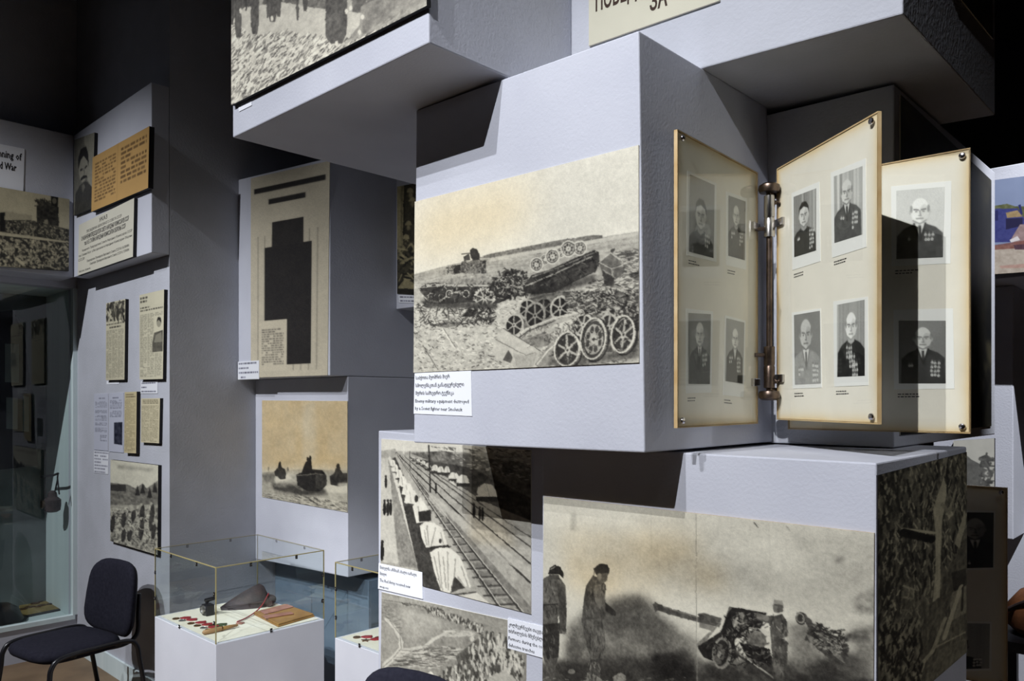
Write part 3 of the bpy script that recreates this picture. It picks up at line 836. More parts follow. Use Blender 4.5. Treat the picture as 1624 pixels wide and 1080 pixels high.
    A.line([(985, 555), (1000, 610)], 6, 60); A.scatter([(960, 600), (1090, 600), (1090, 700), (970, 690)], 90, (24, 60), 24, 5, (-1, 1))
    A.scatter([(930, 560), (1040, 560), (1040, 700), (930, 690)], 60, (120, 185), 16, 3.5, (-1.4, 1.4))
    A.fill([(1000, 650), (1080, 636), (1090, 700), (1060, 726), (1004, 712)], 110, 1, 26, (5, 5))
    A.fill([(960, 690), (1100, 720), (1120, 800), (1000, 760)], 40, 1, 10, (6, 6))
    A.wheel(880, 740, 40, 68, 0.1, 120, 46, 0); A.ell(870, 745, 26, 48, 96, 1, 0.1); A.ring(884, 740, 40, 70, 10, 150, 0.7, 0.1); A.ell(872, 748, 10, 16, 150)
    A.line([(945, 735), (1130, 868)], 22, 60); A.line([(948, 732), (1134, 862)], 9, 165)
    A.fill([(1050, 626), (1100, 640), (1104, 670), (1080, 660)], 205)
    # gunner
    A.fill([(1030, 566), (1060, 566), (1120, 572), (1160, 560), (1184, 600), (1184, 664), (1160, 672), (1186, 690), (1184, 780), (1166, 862), (1140, 868), (1116, 840), (1112, 720), (1106, 640), (1100, 604), (1050, 590)], 78, 1, 18, (5, 7))
    A.fill([(1102, 596), (1150, 580), (1176, 660), (1108, 668)], 94, 0.8, 14, (4, 6)); A.line([(1118, 600), (1172, 664)], 5, 150)
    A.fill([(1030, 556), (1050, 556), (1100, 572), (1096, 596), (1040, 582)], 130, 0.8)
    A.ell(1142, 530, 24, 26, 84); A.fill([(1118, 514), (1124, 494), (1160, 502), (1168, 522), (1150, 518)], 150); A.fill([(1116, 520), (1140, 524), (1136, 556), (1122, 552)], 110)
    A.fill([(1112, 690), (1186, 690), (1184, 780), (1114, 780)], 84, 0.8, 20, (4, 6)); A.fill([(1118, 790), (1168, 790), (1164, 866), (1126, 866)], 110, 0.8, 20, (3, 4))
    A.grime([(1104, 580), (1176, 570), (1184, 660), (1180, 780), (1164, 860), (1120, 860)], 26, 24, 5, (40, 62), (110, 145), (1.2, 1.9), 0.6)
    A.grime([(900, 560), (1060, 570), (1060, 625), (940, 690), (880, 680)], 60, 20, 5, (16, 36), (110, 170), mix=0.4); A.grime([(800, 700), (940, 690), (1100, 730), (1110, 800), (900, 800)], 90, 20, 5, (14, 36), (100, 150), mix=0.4)
    # second gun in the haze
    A.ell(1248, 582, 26, 30, 52, 1, -0.3); A.ring(1244, 580, 16, 22, 5, 150, 1, -0.3); A.ell(1236, 580, 8, 14, 60)
    A.fill([(1262, 560), (1296, 590), (1310, 640), (1380, 652), (1440, 680), (1470, 720), (1440, 800), (1380, 770), (1300, 700), (1262, 680), (1280, 630)], 70, 0.92, 22, (6, 6))
    A.fill([(1270, 650), (1340, 690), (1420, 720), (1450, 790), (1380, 740), (1290, 700)], 156, 0.6, 20, (5, 5))
    A.scatter([(1290, 600), (1450, 660), (1460, 760), (1320, 720)], 120, (24, 60), 24, 5, (-1.2, 1.2))
    A.scatter([(1290, 640), (1450, 680), (1440, 760), (1320, 720)], 60, (140, 200), 14, 3.5, (-1.2, 1.2))
    A.line([(1320, 600), (1340, 640), (1384, 664)], 8, 50); A.line([(1400, 640), (1446, 634)], 6, 50); A.line([(1410, 680), (1430, 640)], 8, 56); A.ell(1336, 616, 12, 12, 50)
    A.soft([(780, 830), (1590, 860), (1590, 1400), (780, 1200)], 50, 0.7, 12, 0.6, (20, 12))
    A.scatter([(60, 850), (780, 850), (780, 1000), (60, 950)], 160, (120, 190), 16, 3, (-0.4, 0.4))
    A.fill([(382, 850), (420, 830), (446, 845), (440, 880), (390, 890)], 150, 0.8, 30, (4, 4)); A.ell(195, 825, 16, 12, 150, 0.7)
    # seam between the two sheets and nail marks
    A.line([(765, 105), (768, 1000)], 3, 120, 0.8); A.line([(768, 105), (771, 1000)], 2, 235, 0.5)
    A.line([(558, 90), (560, 300)], 1.5, 140, 0.6); A.line([(1100, 150), (1106, 460)], 1.5, 150, 0.35)
    A.line([(1032, 146), (1046, 164)], 5, 70); A.line([(1180, 160), (1192, 180)], 6, 140, 0.7)
    A.finish(0.8)
    return A, C

def art_trains():
    C = [(605, 696), (842, 714), (842, 974), (603.5, 912)]
    A = Art(250, 260, C, (590, 670, 2.636), 176, 7)
    A.fill([(30, 60), (700, 60), (700, 140), (30, 120)], 214)
    A.fill([(36, 120), (100, 110), (190, 440), (240, 740), (30, 700)], 168, 1, 8, (10, 10))
    A.fill([(40, 150), (70, 150), (110, 590), (36, 580)], 194, 1, 6, (12, 12))
    A.fill([(70, 150), (92, 150), (210, 610), (115, 600)], 140, 1, 8, (8, 8))
    A.line([(76, 150), (200, 600), (225, 690)], 16, 208)
    A.line([(195, 560), (208, 596)], 20, 222)
    A.fill([(88, 150), (100, 145), (260, 500), (330, 730), (215, 700)], 66, 1, 12, (5, 5))
    # yard at right
    A.fill([(100, 120), (690, 130), (690, 800), (560, 780)], 170, 1, 12, (8, 8))
    A.fill([(160, 128), (300, 120), (690, 180), (690, 330), (440, 240)], 110, 1, 30, (6, 5))
    A.fill([(180, 150), (420, 190), (690, 330), (690, 420), (470, 330), (300, 220)], 74, 1, 18, (8, 5))
    A.scatter([(250, 100), (690, 120), (690, 250), (420, 200)], 200, (50, 130), 16, 4, (-0.2, 0.5))
    A.scatter([(250, 100), (690, 120), (690, 250), (420, 200)], 110, (200, 232), 12, 3.5, (-0.2, 0.5))
    for x, y, w_, h_ in ((175, 150, 8, 8), (196, 160, 10, 9), (215, 168, 11, 10), (236, 180, 13, 12), (266, 190, 16, 14), (290, 196, 14, 13), (316, 196, 12, 14), (345, 222, 22, 14), (382, 236, 26, 18), (480, 282, 44, 28)):
        A.fill([(x - w_, y + h_), (x - w_ * 0.8, y - h_ * 0.4), (x - w_ * 0.2, y - h_), (x + w_ * 0.5, y - h_ * 0.8), (x + w_, y + h_ * 0.3), (x + w_ * 1.05, y + h_)], 214, 1, 10, (3, 6))
        A.line([(x, y - h_ * 0.9), (x + w_ * 0.3, y + h_)], 2, 140)
        A.fill([(x - w_, y + h_), (x + w_ * 1.1, y + h_), (x + w_ * 1.1, y + h_ * 1.8), (x - w_, y + h_ * 1.7)], 50)
    A.line([(330, 245), (352, 262)], 6, 215); A.line([(415, 270), (440, 300)], 10, 70)
    # rails
    vx, vy = 96, 112
    def rail(x, y, wd, col): A.line([(vx + (x - vx) * 0.03, vy + (y - vy) * 0.03), (x, y)], wd, col)
    A.fill([(104, 130), (112, 130), (560, 770), (640, 800), (500, 745), (380, 560)], 128, 1, 12, (6, 6))
    A.fill([(110, 140), (330, 470), (420, 610), (480, 700), (640, 800), (690, 800), (480, 560)], 120, 0.8, 14, (6, 6))
    for t in range(26):
        f = 0.12 + 0.9 * (t / 25.0) ** 1.7
        x = vx + (520 - vx) * f; y = vy + (790 - vy) * f
        A.line([(x - 10 * f, y), (x + 100 * f, y - 6 * f)], 7 * f + 1, 72); A.line([(x - 10 * f, y + 12 * f), (x + 100 * f, y + 6 * f)], 5 * f + 1, 168)
    for x, c in ((560, 205), (640, 205)):
        A.line([(vx + 8, vy + 16), (x - 8, 800)], 8, 60); A.line([(vx + 8, vy + 16), (x, 800)], 4, c)
    A.line([(120, 140), (660, 668)], 9, 56); A.line([(122, 140), (664, 660)], 3, 200)
    A.line([(140, 142), (664, 590)], 7, 62); A.line([(142, 142), (666, 584)], 3, 196)
    A.line([(160, 145), (664, 520)], 6, 70); A.line([(175, 150), (664, 480)], 4, 80)
    A.fill([(300, 340), (420, 420), (660, 610), (660, 650), (480, 520), (330, 400)], 196, 0.7, 8, (10, 10))
    A.fill([(240, 290), (320, 350), (310, 400), (240, 320)], 190, 0.8)
    # near train under tarpaulins
    for x, y, w_, h_ in ((90, 170, 10, 14), (100, 190, 12, 18), (116, 216, 14, 20), (130, 246, 18, 24), (150, 280, 24, 28), (166, 312, 30, 32)):
        A.fill([(x - w_, y + h_ * 0.7), (x - w_ * 0.6, y - h_), (x + w_ * 0.5, y - h_ * 0.9), (x + w_, y), (x + w_, y + h_)], 220, 1, 8, (4, 8))
        A.line([(x - w_ * 0.2, y - h_ * 0.7), (x, y + h_ * 0.6)], 3, 150); A.line([(x - w_, y + h_), (x + w_, y + h_ * 1.1)], 5, 70)
    A.fill([(172, 350), (205, 310), (232, 350), (246, 380), (220, 415), (188, 420)], 222, 1, 8, (4, 10)); A.line([(196, 350), (200, 410)], 4, 150)
    A.fill([(196, 372), (248, 364), (250, 410), (200, 414)], 50)
    A.fill([(202, 430), (222, 414), (260, 418), (296, 440), (318, 510), (276, 516), (244, 520), (228, 522), (210, 480)], 224, 1, 6, (6, 12))
    for x0, y0, x1, y1 in ((232, 430, 240, 512), (268, 440, 250, 514), (290, 460, 300, 505), (222, 450, 232, 510)): A.line([(x0, y0), (x1, y1)], 5, 158)
    A.line([(240, 524), (320, 514)], 10, 52)
    A.fill([(244, 540), (280, 518), (330, 524), (372, 560), (400, 630), (416, 690), (392, 684), (362, 640), (344, 700), (318, 716), (290, 702), (262, 620)], 226, 1, 6, (6, 14))
    A.fill([(346, 640), (392, 690), (330, 712)], 66)
    for x0, y0, x1, y1 in ((280, 540, 296, 700), (318, 540, 322, 700), (352, 570, 346, 650), (300, 560, 312, 690), (376, 600, 404, 684), (262, 560, 290, 690)): A.line([(x0, y0), (x1, y1)], 5, 160)
    A.line([(335, 720), (436, 708)], 5, 60); A.fill([(352, 728), (440, 710), (500, 760), (400, 745)], 222)
    A.ell(188, 318, 8, 16, 60); A.ell(288, 494, 6, 10, 60); A.line([(252, 520), (330, 516)], 6, 48)
    # poles and people
    A.line([(240, 98), (246, 292)], 7, 46); A.line([(160, 120), (162, 200)], 4, 70); A.line([(350, 110), (350, 180)], 3, 90); A.line([(135, 95), (135, 130)], 6, 222)
    for x, y, h_ in ((60, 250, 24), (54, 358, 30), (68, 360, 32), (80, 358, 30), (44, 540, 40), (428, 372, 28), (452, 382, 26), (464, 386, 26), (270, 278, 20)):
        A.ell(x, y, h_ * 0.22, h_, 40); A.ell(x, y - h_ * 1.05, h_ * 0.17, h_ * 0.2, 50)
    A.soft([(400, 100), (480, 100), (600, 520), (410, 500)], 0.5, 0.6, 20, warm=True)  # half shadow of the middle block, put in as a brown tint
    A.finish()
    return A, C

def art_farm():
    C = [(605.5, 939), (835, 990), (833, 1145), (604, 1060)]
    A = Art(240, 150, C, (590, 880, 5.4), 150, 9)
    A.noise(16, 40, 16, 4)
    A.fill([(80, 340), (440, 400), (1340, 640), (1340, 700), (900, 580), (440, 470), (80, 390)], 168, 0.7)
    A.fill([(100, 545), (130, 540), (210, 620), (262, 740), (250, 830), (170, 920), (90, 990), (90, 930), (170, 860), (225, 790), (225, 720), (170, 620)], 206, 0.9, 6)
    A.line([(150, 560), (235, 680), (245, 800), (160, 900), (95, 960)], 7, 120)
    A.fill([(430, 770), (500, 710), (620, 650), (720, 630), (640, 660), (520, 730), (470, 770)], 206, 0.9)
    A.fill([(250, 800), (430, 770), (480, 780), (280, 850), (180, 900), (240, 840)], 200, 0.8)
    A.scatter([(90, 390), (200, 480), (260, 720), (180, 560), (100, 520)], 60, (100, 150), 30, 8, (-0.4, 0.4))
    A.soft([(280, 460), (560, 520), (640, 620), (460, 700), (270, 640), (240, 520)], 186, 0.6, 30, 0.6, (20, 10))
    A.line([(80, 385), (300, 415), (450, 450)], 6, 90); A.scatter([(250, 405), (450, 440), (450, 460), (260, 425)], 30, (40, 90), 14, 6, (0, 1.5))
    A.scatter([(600, 640), (830, 650), (860, 690), (600, 700)], 60, (190, 225), 40, 8, (-0.4, 0.3))
    A.scatter([(280, 790), (760, 780), (770, 830), (520, 960), (180, 950)], 110, (190, 225), 80, 8, (-0.25, 0.2))
    A.scatter([(280, 790), (760, 780), (770, 830), (520, 960), (180, 950)], 90, (60, 100), 70, 7, (-0.25, 0.2))
    A.fill([(700, 860), (800, 780), (930, 680), (960, 720), (860, 800), (720, 930)], 84, 0.8, 14)
    A.scatter([(440, 440), (560, 470), (950, 620), (930, 670), (700, 560), (470, 490)], 150, (40, 80), 34, 10, (1.2, 1.9))
    A.scatter([(440, 440), (560, 470), (950, 620), (930, 670), (700, 560), (470, 490)], 80, (205, 232), 22, 9, (1.2, 1.9))
    W = [(960, 680), (1120, 680), (1160, 780), (1280, 860), (1300, 980), (1240, 1080), (1000, 1180), (560, 1240), (560, 1040), (700, 930), (800, 820)]
    A.scatter(W, 260, (45, 90), 60, 18, (1.2, 1.9)); A.scatter(W, 230, (195, 235), 42, 17, (1.2, 1.9)); A.scatter(W, 90, (45, 80), 30, 12, (1.2, 1.9))
    A.fill([(960, 1090), (1040, 1010), (1120, 990), (1200, 1040), (1260, 1120), (1260, 1400), (940, 1400)], 186, 1, 12)
    A.ell(487, 1030, 26, 40, 225); A.ell(840, 715, 18, 24, 220)
    A.scatter([(90, 1000), (420, 1000), (420, 1300), (90, 1200)], 90, (90, 200), 40, 12, (-0.6, 0.6))
    A.finish()
    return A, C

def art_snow():
    C = [(367, -170), (677, -360), (677, 9), (367, 167)]
    A = Art(300, 320, C, (350, 0, 4.64), 190, 11)
    A.noise(14, 30, 20, 4)
    A.scatter([(80, -800), (1520, -1600), (1520, 40), (80, 780)], 60, (50, 80), 300, 90, (1.4, 1.7))
    A.fill([(80, -100), (1520, -700), (1520, 200), (900, 260), (500, 160), (80, 260)], 140, 0.5, 30, (12, 12))
    S = [(80, 160), (300, 250), (520, 190), (850, 240), (1000, 250), (1110, 200), (1520, 0), (1520, 60), (380, 640), (80, 800)]
    A.fill([(80, 160), (200, 40), (520, -20), (1110, 60), (1110, 180), (850, 420), (380, 640), (80, 800)], 204, 1, 12, (8, 6))
    A.scatter(S, 620, (95, 150), 46, 8, (-1.1, -0.5)); A.scatter(S, 560, (225, 245), 40, 9, (-1.1, -0.5)); A.scatter(S, 200, (60, 90), 24, 6, (-1.1, -0.4))
    for x, y0, w_ in ((90, 180, 30), (145, 270, 60), (290, 230, 70), (215, 60, 24), (440, 130, 70), (400, 100, 24), (490, 90, 40), (640, 110, 20), (700, 40, 40), (925, 280, 150), (980, 220, 50)):
        A.fill([(x - w_ / 2, -500), (x + w_ / 2, -500), (x + w_ * 0.5, y0 - 70), (x + w_ * 0.3, y0), (x - w_ * 0.3, y0), (x - w_ * 0.5, y0 - 60)], 84, 0.95, 8, (6, 12))
    A.fill([(1100, 10), (1520, -200), (1520, 40), (1180, 200), (980, 290), (1090, 150)], 148, 0.75, 10, (10, 10))
    for x, y in ((435, 105), (165, 70), (1000, 45), (1030, 20), (1110, 90), (1090, 200), (930, 280), (880, 300)): A.ell(x, y, 12, 20, 225)
    A.fill([(1300, 120), (1510, 10), (1515, 34), (800, 385)], 178, 0.5)
    A.finish()
    return A, C

def art_column():
    C = [(415.7, 635), (551, 636), (551, 812.4), (415.7, 788)]
    A = Art(160, 190, C, (400, 580, 3.175), 208, 13)
    A.noise(10, 30, 40, 4)
    A.soft([(50, 175), (480, 175), (480, 520), (50, 520)], 0.85, 1, 24, tex=0.25, ts=(20, 40), warm=True)
    A.soft([(255, 180), (320, 180), (320, 480), (255, 480)], -0.35, 1, 14, warm=True)
    A.fill([(45, 540), (120, 530), (250, 520), (485, 525), (485, 745), (45, 665)], 178, 1, 16, (10, 4))
    A.soft([(100, 590), (240, 600), (380, 620), (370, 650), (240, 650), (110, 625)], 70, 1, 10, 0.6, (16, 6))
    A.soft([(50, 545), (120, 540), (120, 580), (60, 580)], 110, 0.7, 8)
    A.soft([(110, 560), (190, 545), (200, 575), (120, 590)], 222, 0.8, 8); A.soft([(350, 600), (480, 580), (480, 640), (380, 640)], 222, 0.8, 8)
    A.scatter([(60, 645), (240, 650), (480, 690), (480, 738), (60, 670)], 160, (60, 110), 24, 3, (0.0, 0.6))
    A.scatter([(60, 645), (240, 650), (480, 690), (480, 738), (60, 670)], 110, (195, 225), 24, 3, (0.0, 0.6))
    A.fill([(222, 548), (250, 536), (260, 505), (272, 480), (280, 478), (288, 462), (298, 480), (302, 520), (352, 526), (372, 548), (374, 600), (340, 632), (280, 630), (228, 602)], 40, 1, 8, (5, 5))
    A.fill([(318, 545), (372, 548), (374, 596), (340, 626), (320, 610)], 66); A.line([(224, 552), (318, 544), (370, 548)], 4, 120); A.line([(300, 528), (352, 530)], 7, 50)
    A.ell(280, 472, 6, 12, 40); A.ell(292, 466, 6, 14, 40)
    A.fill([(112, 532), (130, 515), (134, 492), (144, 488), (150, 512), (166, 520), (172, 545), (168, 570), (144, 572), (116, 552)], 62, 1, 8, (4, 4)); A.ell(140, 495, 6, 12, 50)
    A.fill([(390, 555), (412, 540), (424, 500), (436, 496), (442, 520), (455, 540), (482, 540), (482, 600), (440, 608), (394, 598)], 58, 1, 12, (5, 5)); A.ell(432, 504, 8, 12, 50); A.ell(180, 520, 5, 10, 120); A.ell(84, 520, 4, 10, 150)
    A.soft([(430, 590), (482, 585), (482, 610), (430, 610)], 215, 0.8, 5)
    A.finish()
    return A, C

def art_soldiers():
    C = [(630, 296), (700, 283), (700, 470), (630, 466)]
    A = Art(70, 190, C, (620, 280, 4.91), 74, 15)
    A.fill([(48, 70), (105, 65), (95, 560), (48, 560)], 168, 1, 16, (4, 20)); A.line([(108, 60), (98, 500)], 8, 44); A.line([(88, 70), (80, 500)], 3, 90)
    A.fill([(50, 540), (105, 540), (110, 690), (50, 660)], 150, 0.8, 50, (5, 5))
    for x, y in ((148, 130), (166, 200), (134, 385), (118, 490), (230, 150), (260, 300), (220, 420), (300, 200), (330, 380)):
        A.ell(x, y, 26, 42, 96, 1, 0, 24); A.ell(x + 2, y + 14, 13, 22, 156); A.fill([(x - 24, y - 4), (x - 18, y - 32), (x, y - 42), (x + 20, y - 32), (x + 26, y - 4)], 176)
    A.scatter([(60, 560), (390, 420), (390, 850), (60, 850)], 120, (30, 70), 60, 16, (-1.3, 1.3)); A.scatter([(60, 560), (390, 420), (390, 850), (60, 850)], 90, (140, 190), 50, 13, (-1.3, 1.3))
    A.fill([(60, 860), (110, 790), (180, 830), (390, 820), (390, 880), (60, 900)], 176, 0.8); A.fill([(50, 870), (390, 880), (390, 930), (50, 910)], 44)
    A.finish()
    return A, C

def art_forest():
    C = [(1392, 754), (1533, 717), (1533, 1034), (1392, 1156)]
    A = Art(140, 330, C, (1380, 660, 2.57), 104, 17)
    A.noise(34, 4, 26, 4); A.noise(22, 3, 5, 2)
    A.soft([(40, 220), (120, 200), (120, 330), (40, 360)], 110, 0.7, 20)
    A.scatter([(30, 220), (390, 140), (390, 500), (30, 900)], 300, (30, 70), 60, 6, (1.2, 1.9)); A.scatter([(30, 220), (390, 140), (390, 500), (30, 1100)], 320, (150, 210), 22, 4, (0.9, 2.2))
    A.fill([(262, 480), (252, 380), (268, 330), (296, 250), (308, 290), (300, 380), (290, 420), (284, 560), (280, 740), (250, 760), (262, 640)], 196, 0.95, 16, (4, 10))
    A.line([(320, 390), (346, 300)], 10, 150); A.ell(320, 400, 16, 12, 190); A.line([(290, 360), (320, 398)], 12, 150)
    A.fill([(340, 520), (372, 420), (384, 380), (388, 440), (360, 540)], 186, 0.9)
    A.line([(128, 462), (262, 478)], 8, 205); A.line([(130, 475), (250, 505)], 22, 28)
    A.line([(132, 692), (185, 712)], 5, 170); A.line([(132, 738), (172, 744)], 5, 160); A.line([(130, 790), (160, 792)], 4, 140)
    A.fill([(326, 640), (388, 620), (388, 690), (340, 720)], 60); A.fill([(330, 720), (390, 690), (390, 800), (320, 840)], 150, 0.8)
    A.line([(366, 700), (300, 900)], 20, 190); A.line([(374, 700), (372, 790)], 10, 60); A.line([(300, 830), (250, 960), (215, 1000), (190, 1090)], 16, 190, 0.85)
    A.line([(250, 950), (385, 880)], 5, 170); A.fill([(260, 960), (390, 900), (390, 980), (250, 1080)], 120, 0.7, 16)
    A.scatter([(40, 860), (210, 820), (200, 1200), (40, 1240)], 220, (130, 180), 26, 6, (1.0, 2.1)); A.scatter([(40, 860), (210, 820), (200, 1200), (40, 1240)], 160, (20, 46), 30, 6, (1.0, 2.1))
    A.finish()
    return A, C

A, C = art_wreck()
mount('photo_print', 'large black and white photograph of wrecked tanks in a field on the middle block', 'photograph', PY(YM), C, 0.003, A.rgb(), 'paper_liner')
A, C = art_guns()
mount('photo_print', 'wide sepia photograph of soldiers and field guns in smoke on the lower right block', 'photograph', PY(YRB), C, 0.005, A.rgb((26, 24, 22), (222, 217, 198), (206, 174, 116)), 'amber_edge')
A, C = art_trains()
mount('photo_print', 'black and white photograph of freight trains under tarpaulins in a railway yard', 'photograph', PY(YTB), C, 0.003, A.rgb((28, 26, 24), (228, 223, 206)), 'paper_liner')
A, C = art_farm()
mount('photo_print', 'black and white photograph of a crowd digging trenches below the railway photograph', 'photograph', PY(YTB), C, 0.003, A.rgb((38, 36, 32), (224, 219, 202)), 'paper_liner')
A, C = art_snow()
mount('photo_print', 'large photograph of dark figures on bright snow on the overhanging top block', 'photograph', PY(YOH), C, 0.014, A.rgb((40, 38, 38), (228, 222, 204)), 'board_edge')
A, C = art_column()
mount('photo_print', 'yellowed photograph of a column of tanks driving across open ground', 'photograph', PY(YKB), C, 0.003, A.rgb((26, 24, 22), (224, 217, 194), (206, 166, 100)), 'paper_liner')
A, C = art_soldiers()
mount('photo_print', 'narrow strip of a photograph of helmeted soldiers beside the wrecked tanks photograph', 'photograph', PY(YSB), C, 0.003, A.rgb((24, 23, 20), (214, 200, 150)), 'paper_liner')
A, C = art_forest()
mount('photo_print', 'dark shaded forest photograph on the side of the lower right block', 'photograph', PX(XRB), C, 0.003, A.rgb((40, 39, 35), (226, 216, 180)), 'board_edge')
# ------------------------------------------------------------------ captions, poster, documents
def smudged(label, plane, cpx, rows, seed, thick):
    """a caption too small to read in the photograph: rows of blurred print"""
    a = Art(70, 50, None, base=214, seed=seed); h_ = 1.0 / len(rows)
    for k, (x0, x1) in enumerate(rows): a.textblock(x0, (k + 0.22) * h_, x1, (k + 0.78) * h_, 1, 40, 0.97, 0.8, wmax=0.13)
    a.a = 0.5 * a.a + 0.5 * a.blur(a.a, 1)
    return mount('caption_card', label, 'caption card', plane, cpx, thick, a.rgb((40, 40, 54), (240, 242, 250)), 'card', part='printed_lines')
MAINC = [(657.5, 592), (747, 586.5), (748.5, 660), (656, 656)]
card('caption_card', 'white caption card with three Georgian and two English lines under the wrecked tanks photograph', PY(YM), MAINC, [
    ('საბჭოთა მეომრის მიერ', 0.03, 0.64, 0.155, 0.085), ('სმოლენსკთან განადგურებული', 0.03, 0.88, 0.345, 0.085),
    ('მტრის სამხედრო ტექნიკა', 0.03, 0.71, 0.53, 0.085), ('Enemy military equipment destroyed', 0.03, 0.955, 0.72, 0.085), ('by a Soviet fighter near Smolensk', 0.03, 0.85, 0.90, 0.085)])
card('caption_card', 'white caption card about new weapons at the lower left corner of the railway photograph', PY(YTB), [(600.5, 893), (669.5, 907.5), (670, 950), (599.5, 933.5)], [
    ('წითელმა არმიამ ახალი იარაღი', 0.04, 0.88, 0.20, 0.12), ('მიიღო', 0.04, 0.2, 0.44, 0.12), ('The Red Army received new', 0.04, 0.74, 0.70, 0.13), ('weapons', 0.04, 0.25, 0.93, 0.10)], thick=0.0045)
card('caption_card', 'white caption card about farmers cut off by the field gun block', PY(YTB), [(805, 980.5), (868, 995), (869, 1046), (805, 1028)], [
    ('კოლმეურნეები თავდაცვითი', 0.03, 1.14, 0.24, 0.12), ('თხრილების მშენებლობისას', 0.03, 1.16, 0.46, 0.12), ('Farmers during the construction of', 0.03, 1.38, 0.70, 0.12), ('defensive trenches', 0.03, 0.68, 0.92, 0.12)], thick=0.0045, clip=0.985)
smudged('small white caption card at the lower left corner of the beige poster', PY(YPB), [(377.5, 574), (411, 571.5), (411, 601), (377.5, 602)], [(0.05, 0.95), (0.05, 0.55), (0.05, 0.96), (0.05, 0.38)], 81, 0.005)
smudged('thin caption strip under the soldiers photograph beside the middle block', PY(YSB), [(632, 468), (680, 469), (680, 481), (633, 480)], [(0.05, 0.9), (0.05, 0.85)], 82, 0.002)
card('caption_card', 'tiny white caption strip under the snow photograph on the overhanging block', PY(YOH), [(378, 171), (399, 161), (399, 167), (379, 177)], [])

# the poster at centre left is a plain stand-in: bars, panels and stripes only
A = Art(110, 300, [(398, 283), (523, 255), (519.5, 595), (398, 599)], (0, 0, 1), 202, 21)
A.noise(8, 30, 40)
W_, H_ = 110, 300
def R(x0, y0, x1, y1, c, al=1.0): A.fill(np.array([(x0, y0), (x1, y0), (x1, y1), (x0, y1)]) * [W_, H_], c, al, canvas=True)
R(0.05, 0.06, 0.95, 0.085, 44); R(0.25, 0.125, 0.72, 0.15, 44)
for k in range(9): R(0.1 + 0.095 * k, 0.30, 0.115 + 0.095 * k, 0.97, 120, 0.5)
R(0.2, 0.36, 0.8, 0.94, 40); R(0.3, 0.24, 0.7, 0.36, 44)
R(0.12, 0.72, 0.5, 0.97, 208); A.textblock(0.16, 0.76, 0.46, 0.94, 16, 60, 0.9, 0.6)
A.finish(0.4, 0)
mount('wall_poster', 'tall beige poster with a large dark shape and a pale text panel', 'poster', PY(YPB), [(398, 283), (523, 255), (519.5, 595), (398, 599)], 0.003, A.rgb((30, 28, 28), (218, 208, 182)), 'paper_liner')

# lettered poster on the upper right block
pq = PY(YUR)
UC = [(934, -150), (1141, -232), (1141, 1), (934, 73)]
A = Art(120, 140, None, base=206, seed=23); A.noise(6, 30, 30)
rt = mount('wall_poster', 'cream poster with heavy dark lettering on the upper right block', 'poster', pq, UC, 0.006, A.rgb((40, 36, 32), (220, 216, 194)), 'paper_liner')
uq = [pq(x, y, 0.006) for x, y in UC]
letter('lettering', uq, (0, -1, 0), [('ПОБЕДА', 0.06, 0.47, 0.772, 0.13, 0.025), ('ЗА', 0.50, 0.635, 0.905, 0.13, 0.025)], 'ink_brown', rt)
# upper left: portrait, two documents
pcu = PY(YCU)
PC = [(118, 222), (150, 210), (147, 330), (117, 342)]
A = Art(56, 110, None, base=120, seed=25); A.noise(10, 20, 20)
K = lambda pts: np.array(pts, float) * [56, 110]
A.fill(K([(0.5, 0), (1, 0), (1, 0.75), (0.7, 0.6)]), 178, 0.8, canvas=True)
A.fill(K([(0.05, 1), (0.1, 0.72), (0.32, 0.63), (0.62, 0.6), (0.95, 0.72), (1, 1)]), 64, 1, 10, canvas=True)
A.ell(27, 44, 13, 22, 166); A.fill(K([(0.24, 0.42), (0.22, 0.28), (0.34, 0.16), (0.6, 0.14), (0.72, 0.26), (0.74, 0.42), (0.68, 0.34), (0.5, 0.26), (0.34, 0.3)]), 36, canvas=True)
A.fill(K([(0.32, 0.42), (0.46, 0.41), (0.46, 0.44), (0.33, 0.45)]), 50, 0.9, canvas=True); A.fill(K([(0.56, 0.41), (0.68, 0.4), (0.68, 0.43), (0.57, 0.44)]), 50, 0.9, canvas=True)
A.fill(K([(0.36, 0.545), (0.5, 0.515), (0.68, 0.535), (0.7, 0.565), (0.52, 0.56), (0.36, 0.575)]), 40, canvas=True); A.line([(29, 46), (31, 55)], 2, 120); A.fill(K([(0.4, 0.64), (0.52, 0.62), (0.6, 0.68), (0.48, 0.74)]), 110, canvas=True)
A.finish(0.5)
mount('photo_print', 'dark portrait photograph of a moustached man in a tunic in the upper left corner', 'photograph', pcu, PC, 0.02, A.rgb((22, 22, 22), (190, 186, 166)))
DC = [(147, 250), (237, 200), (235, 298), (145, 336)]
A = Art(110, 100, None, base=206, seed=27); A.noise(6, 20, 20)
A.textblock(0.06, 0.13, 0.45, 0.86, 12, 70, 0.92, 0.75, wmax=0.08); A.textblock(0.54, 0.10, 0.96, 0.74, 8, 60, 0.95, 0.85, wmax=0.09)
A.a[:, 52:54] -= 14
mount('document_sheet', 'orange brown printed document with two columns of text at upper left', 'document', pcu, DC, 0.028, A.rgb((70, 50, 28), (200, 160, 98)))
EC = [(125.5, 357), (213, 314), (211, 407), (123.5, 437)]
A = Art(90, 90, None, base=208, seed=29); A.noise(5, 20, 20)
rt = mount('document_sheet', 'cream decree sheet headed with large dark letters below the orange document', 'document', pcu, EC, 0.02, A.rgb((40, 38, 36), (222, 218, 200)))
eq = [pcu(x, y, 0.02) for x, y in EC]
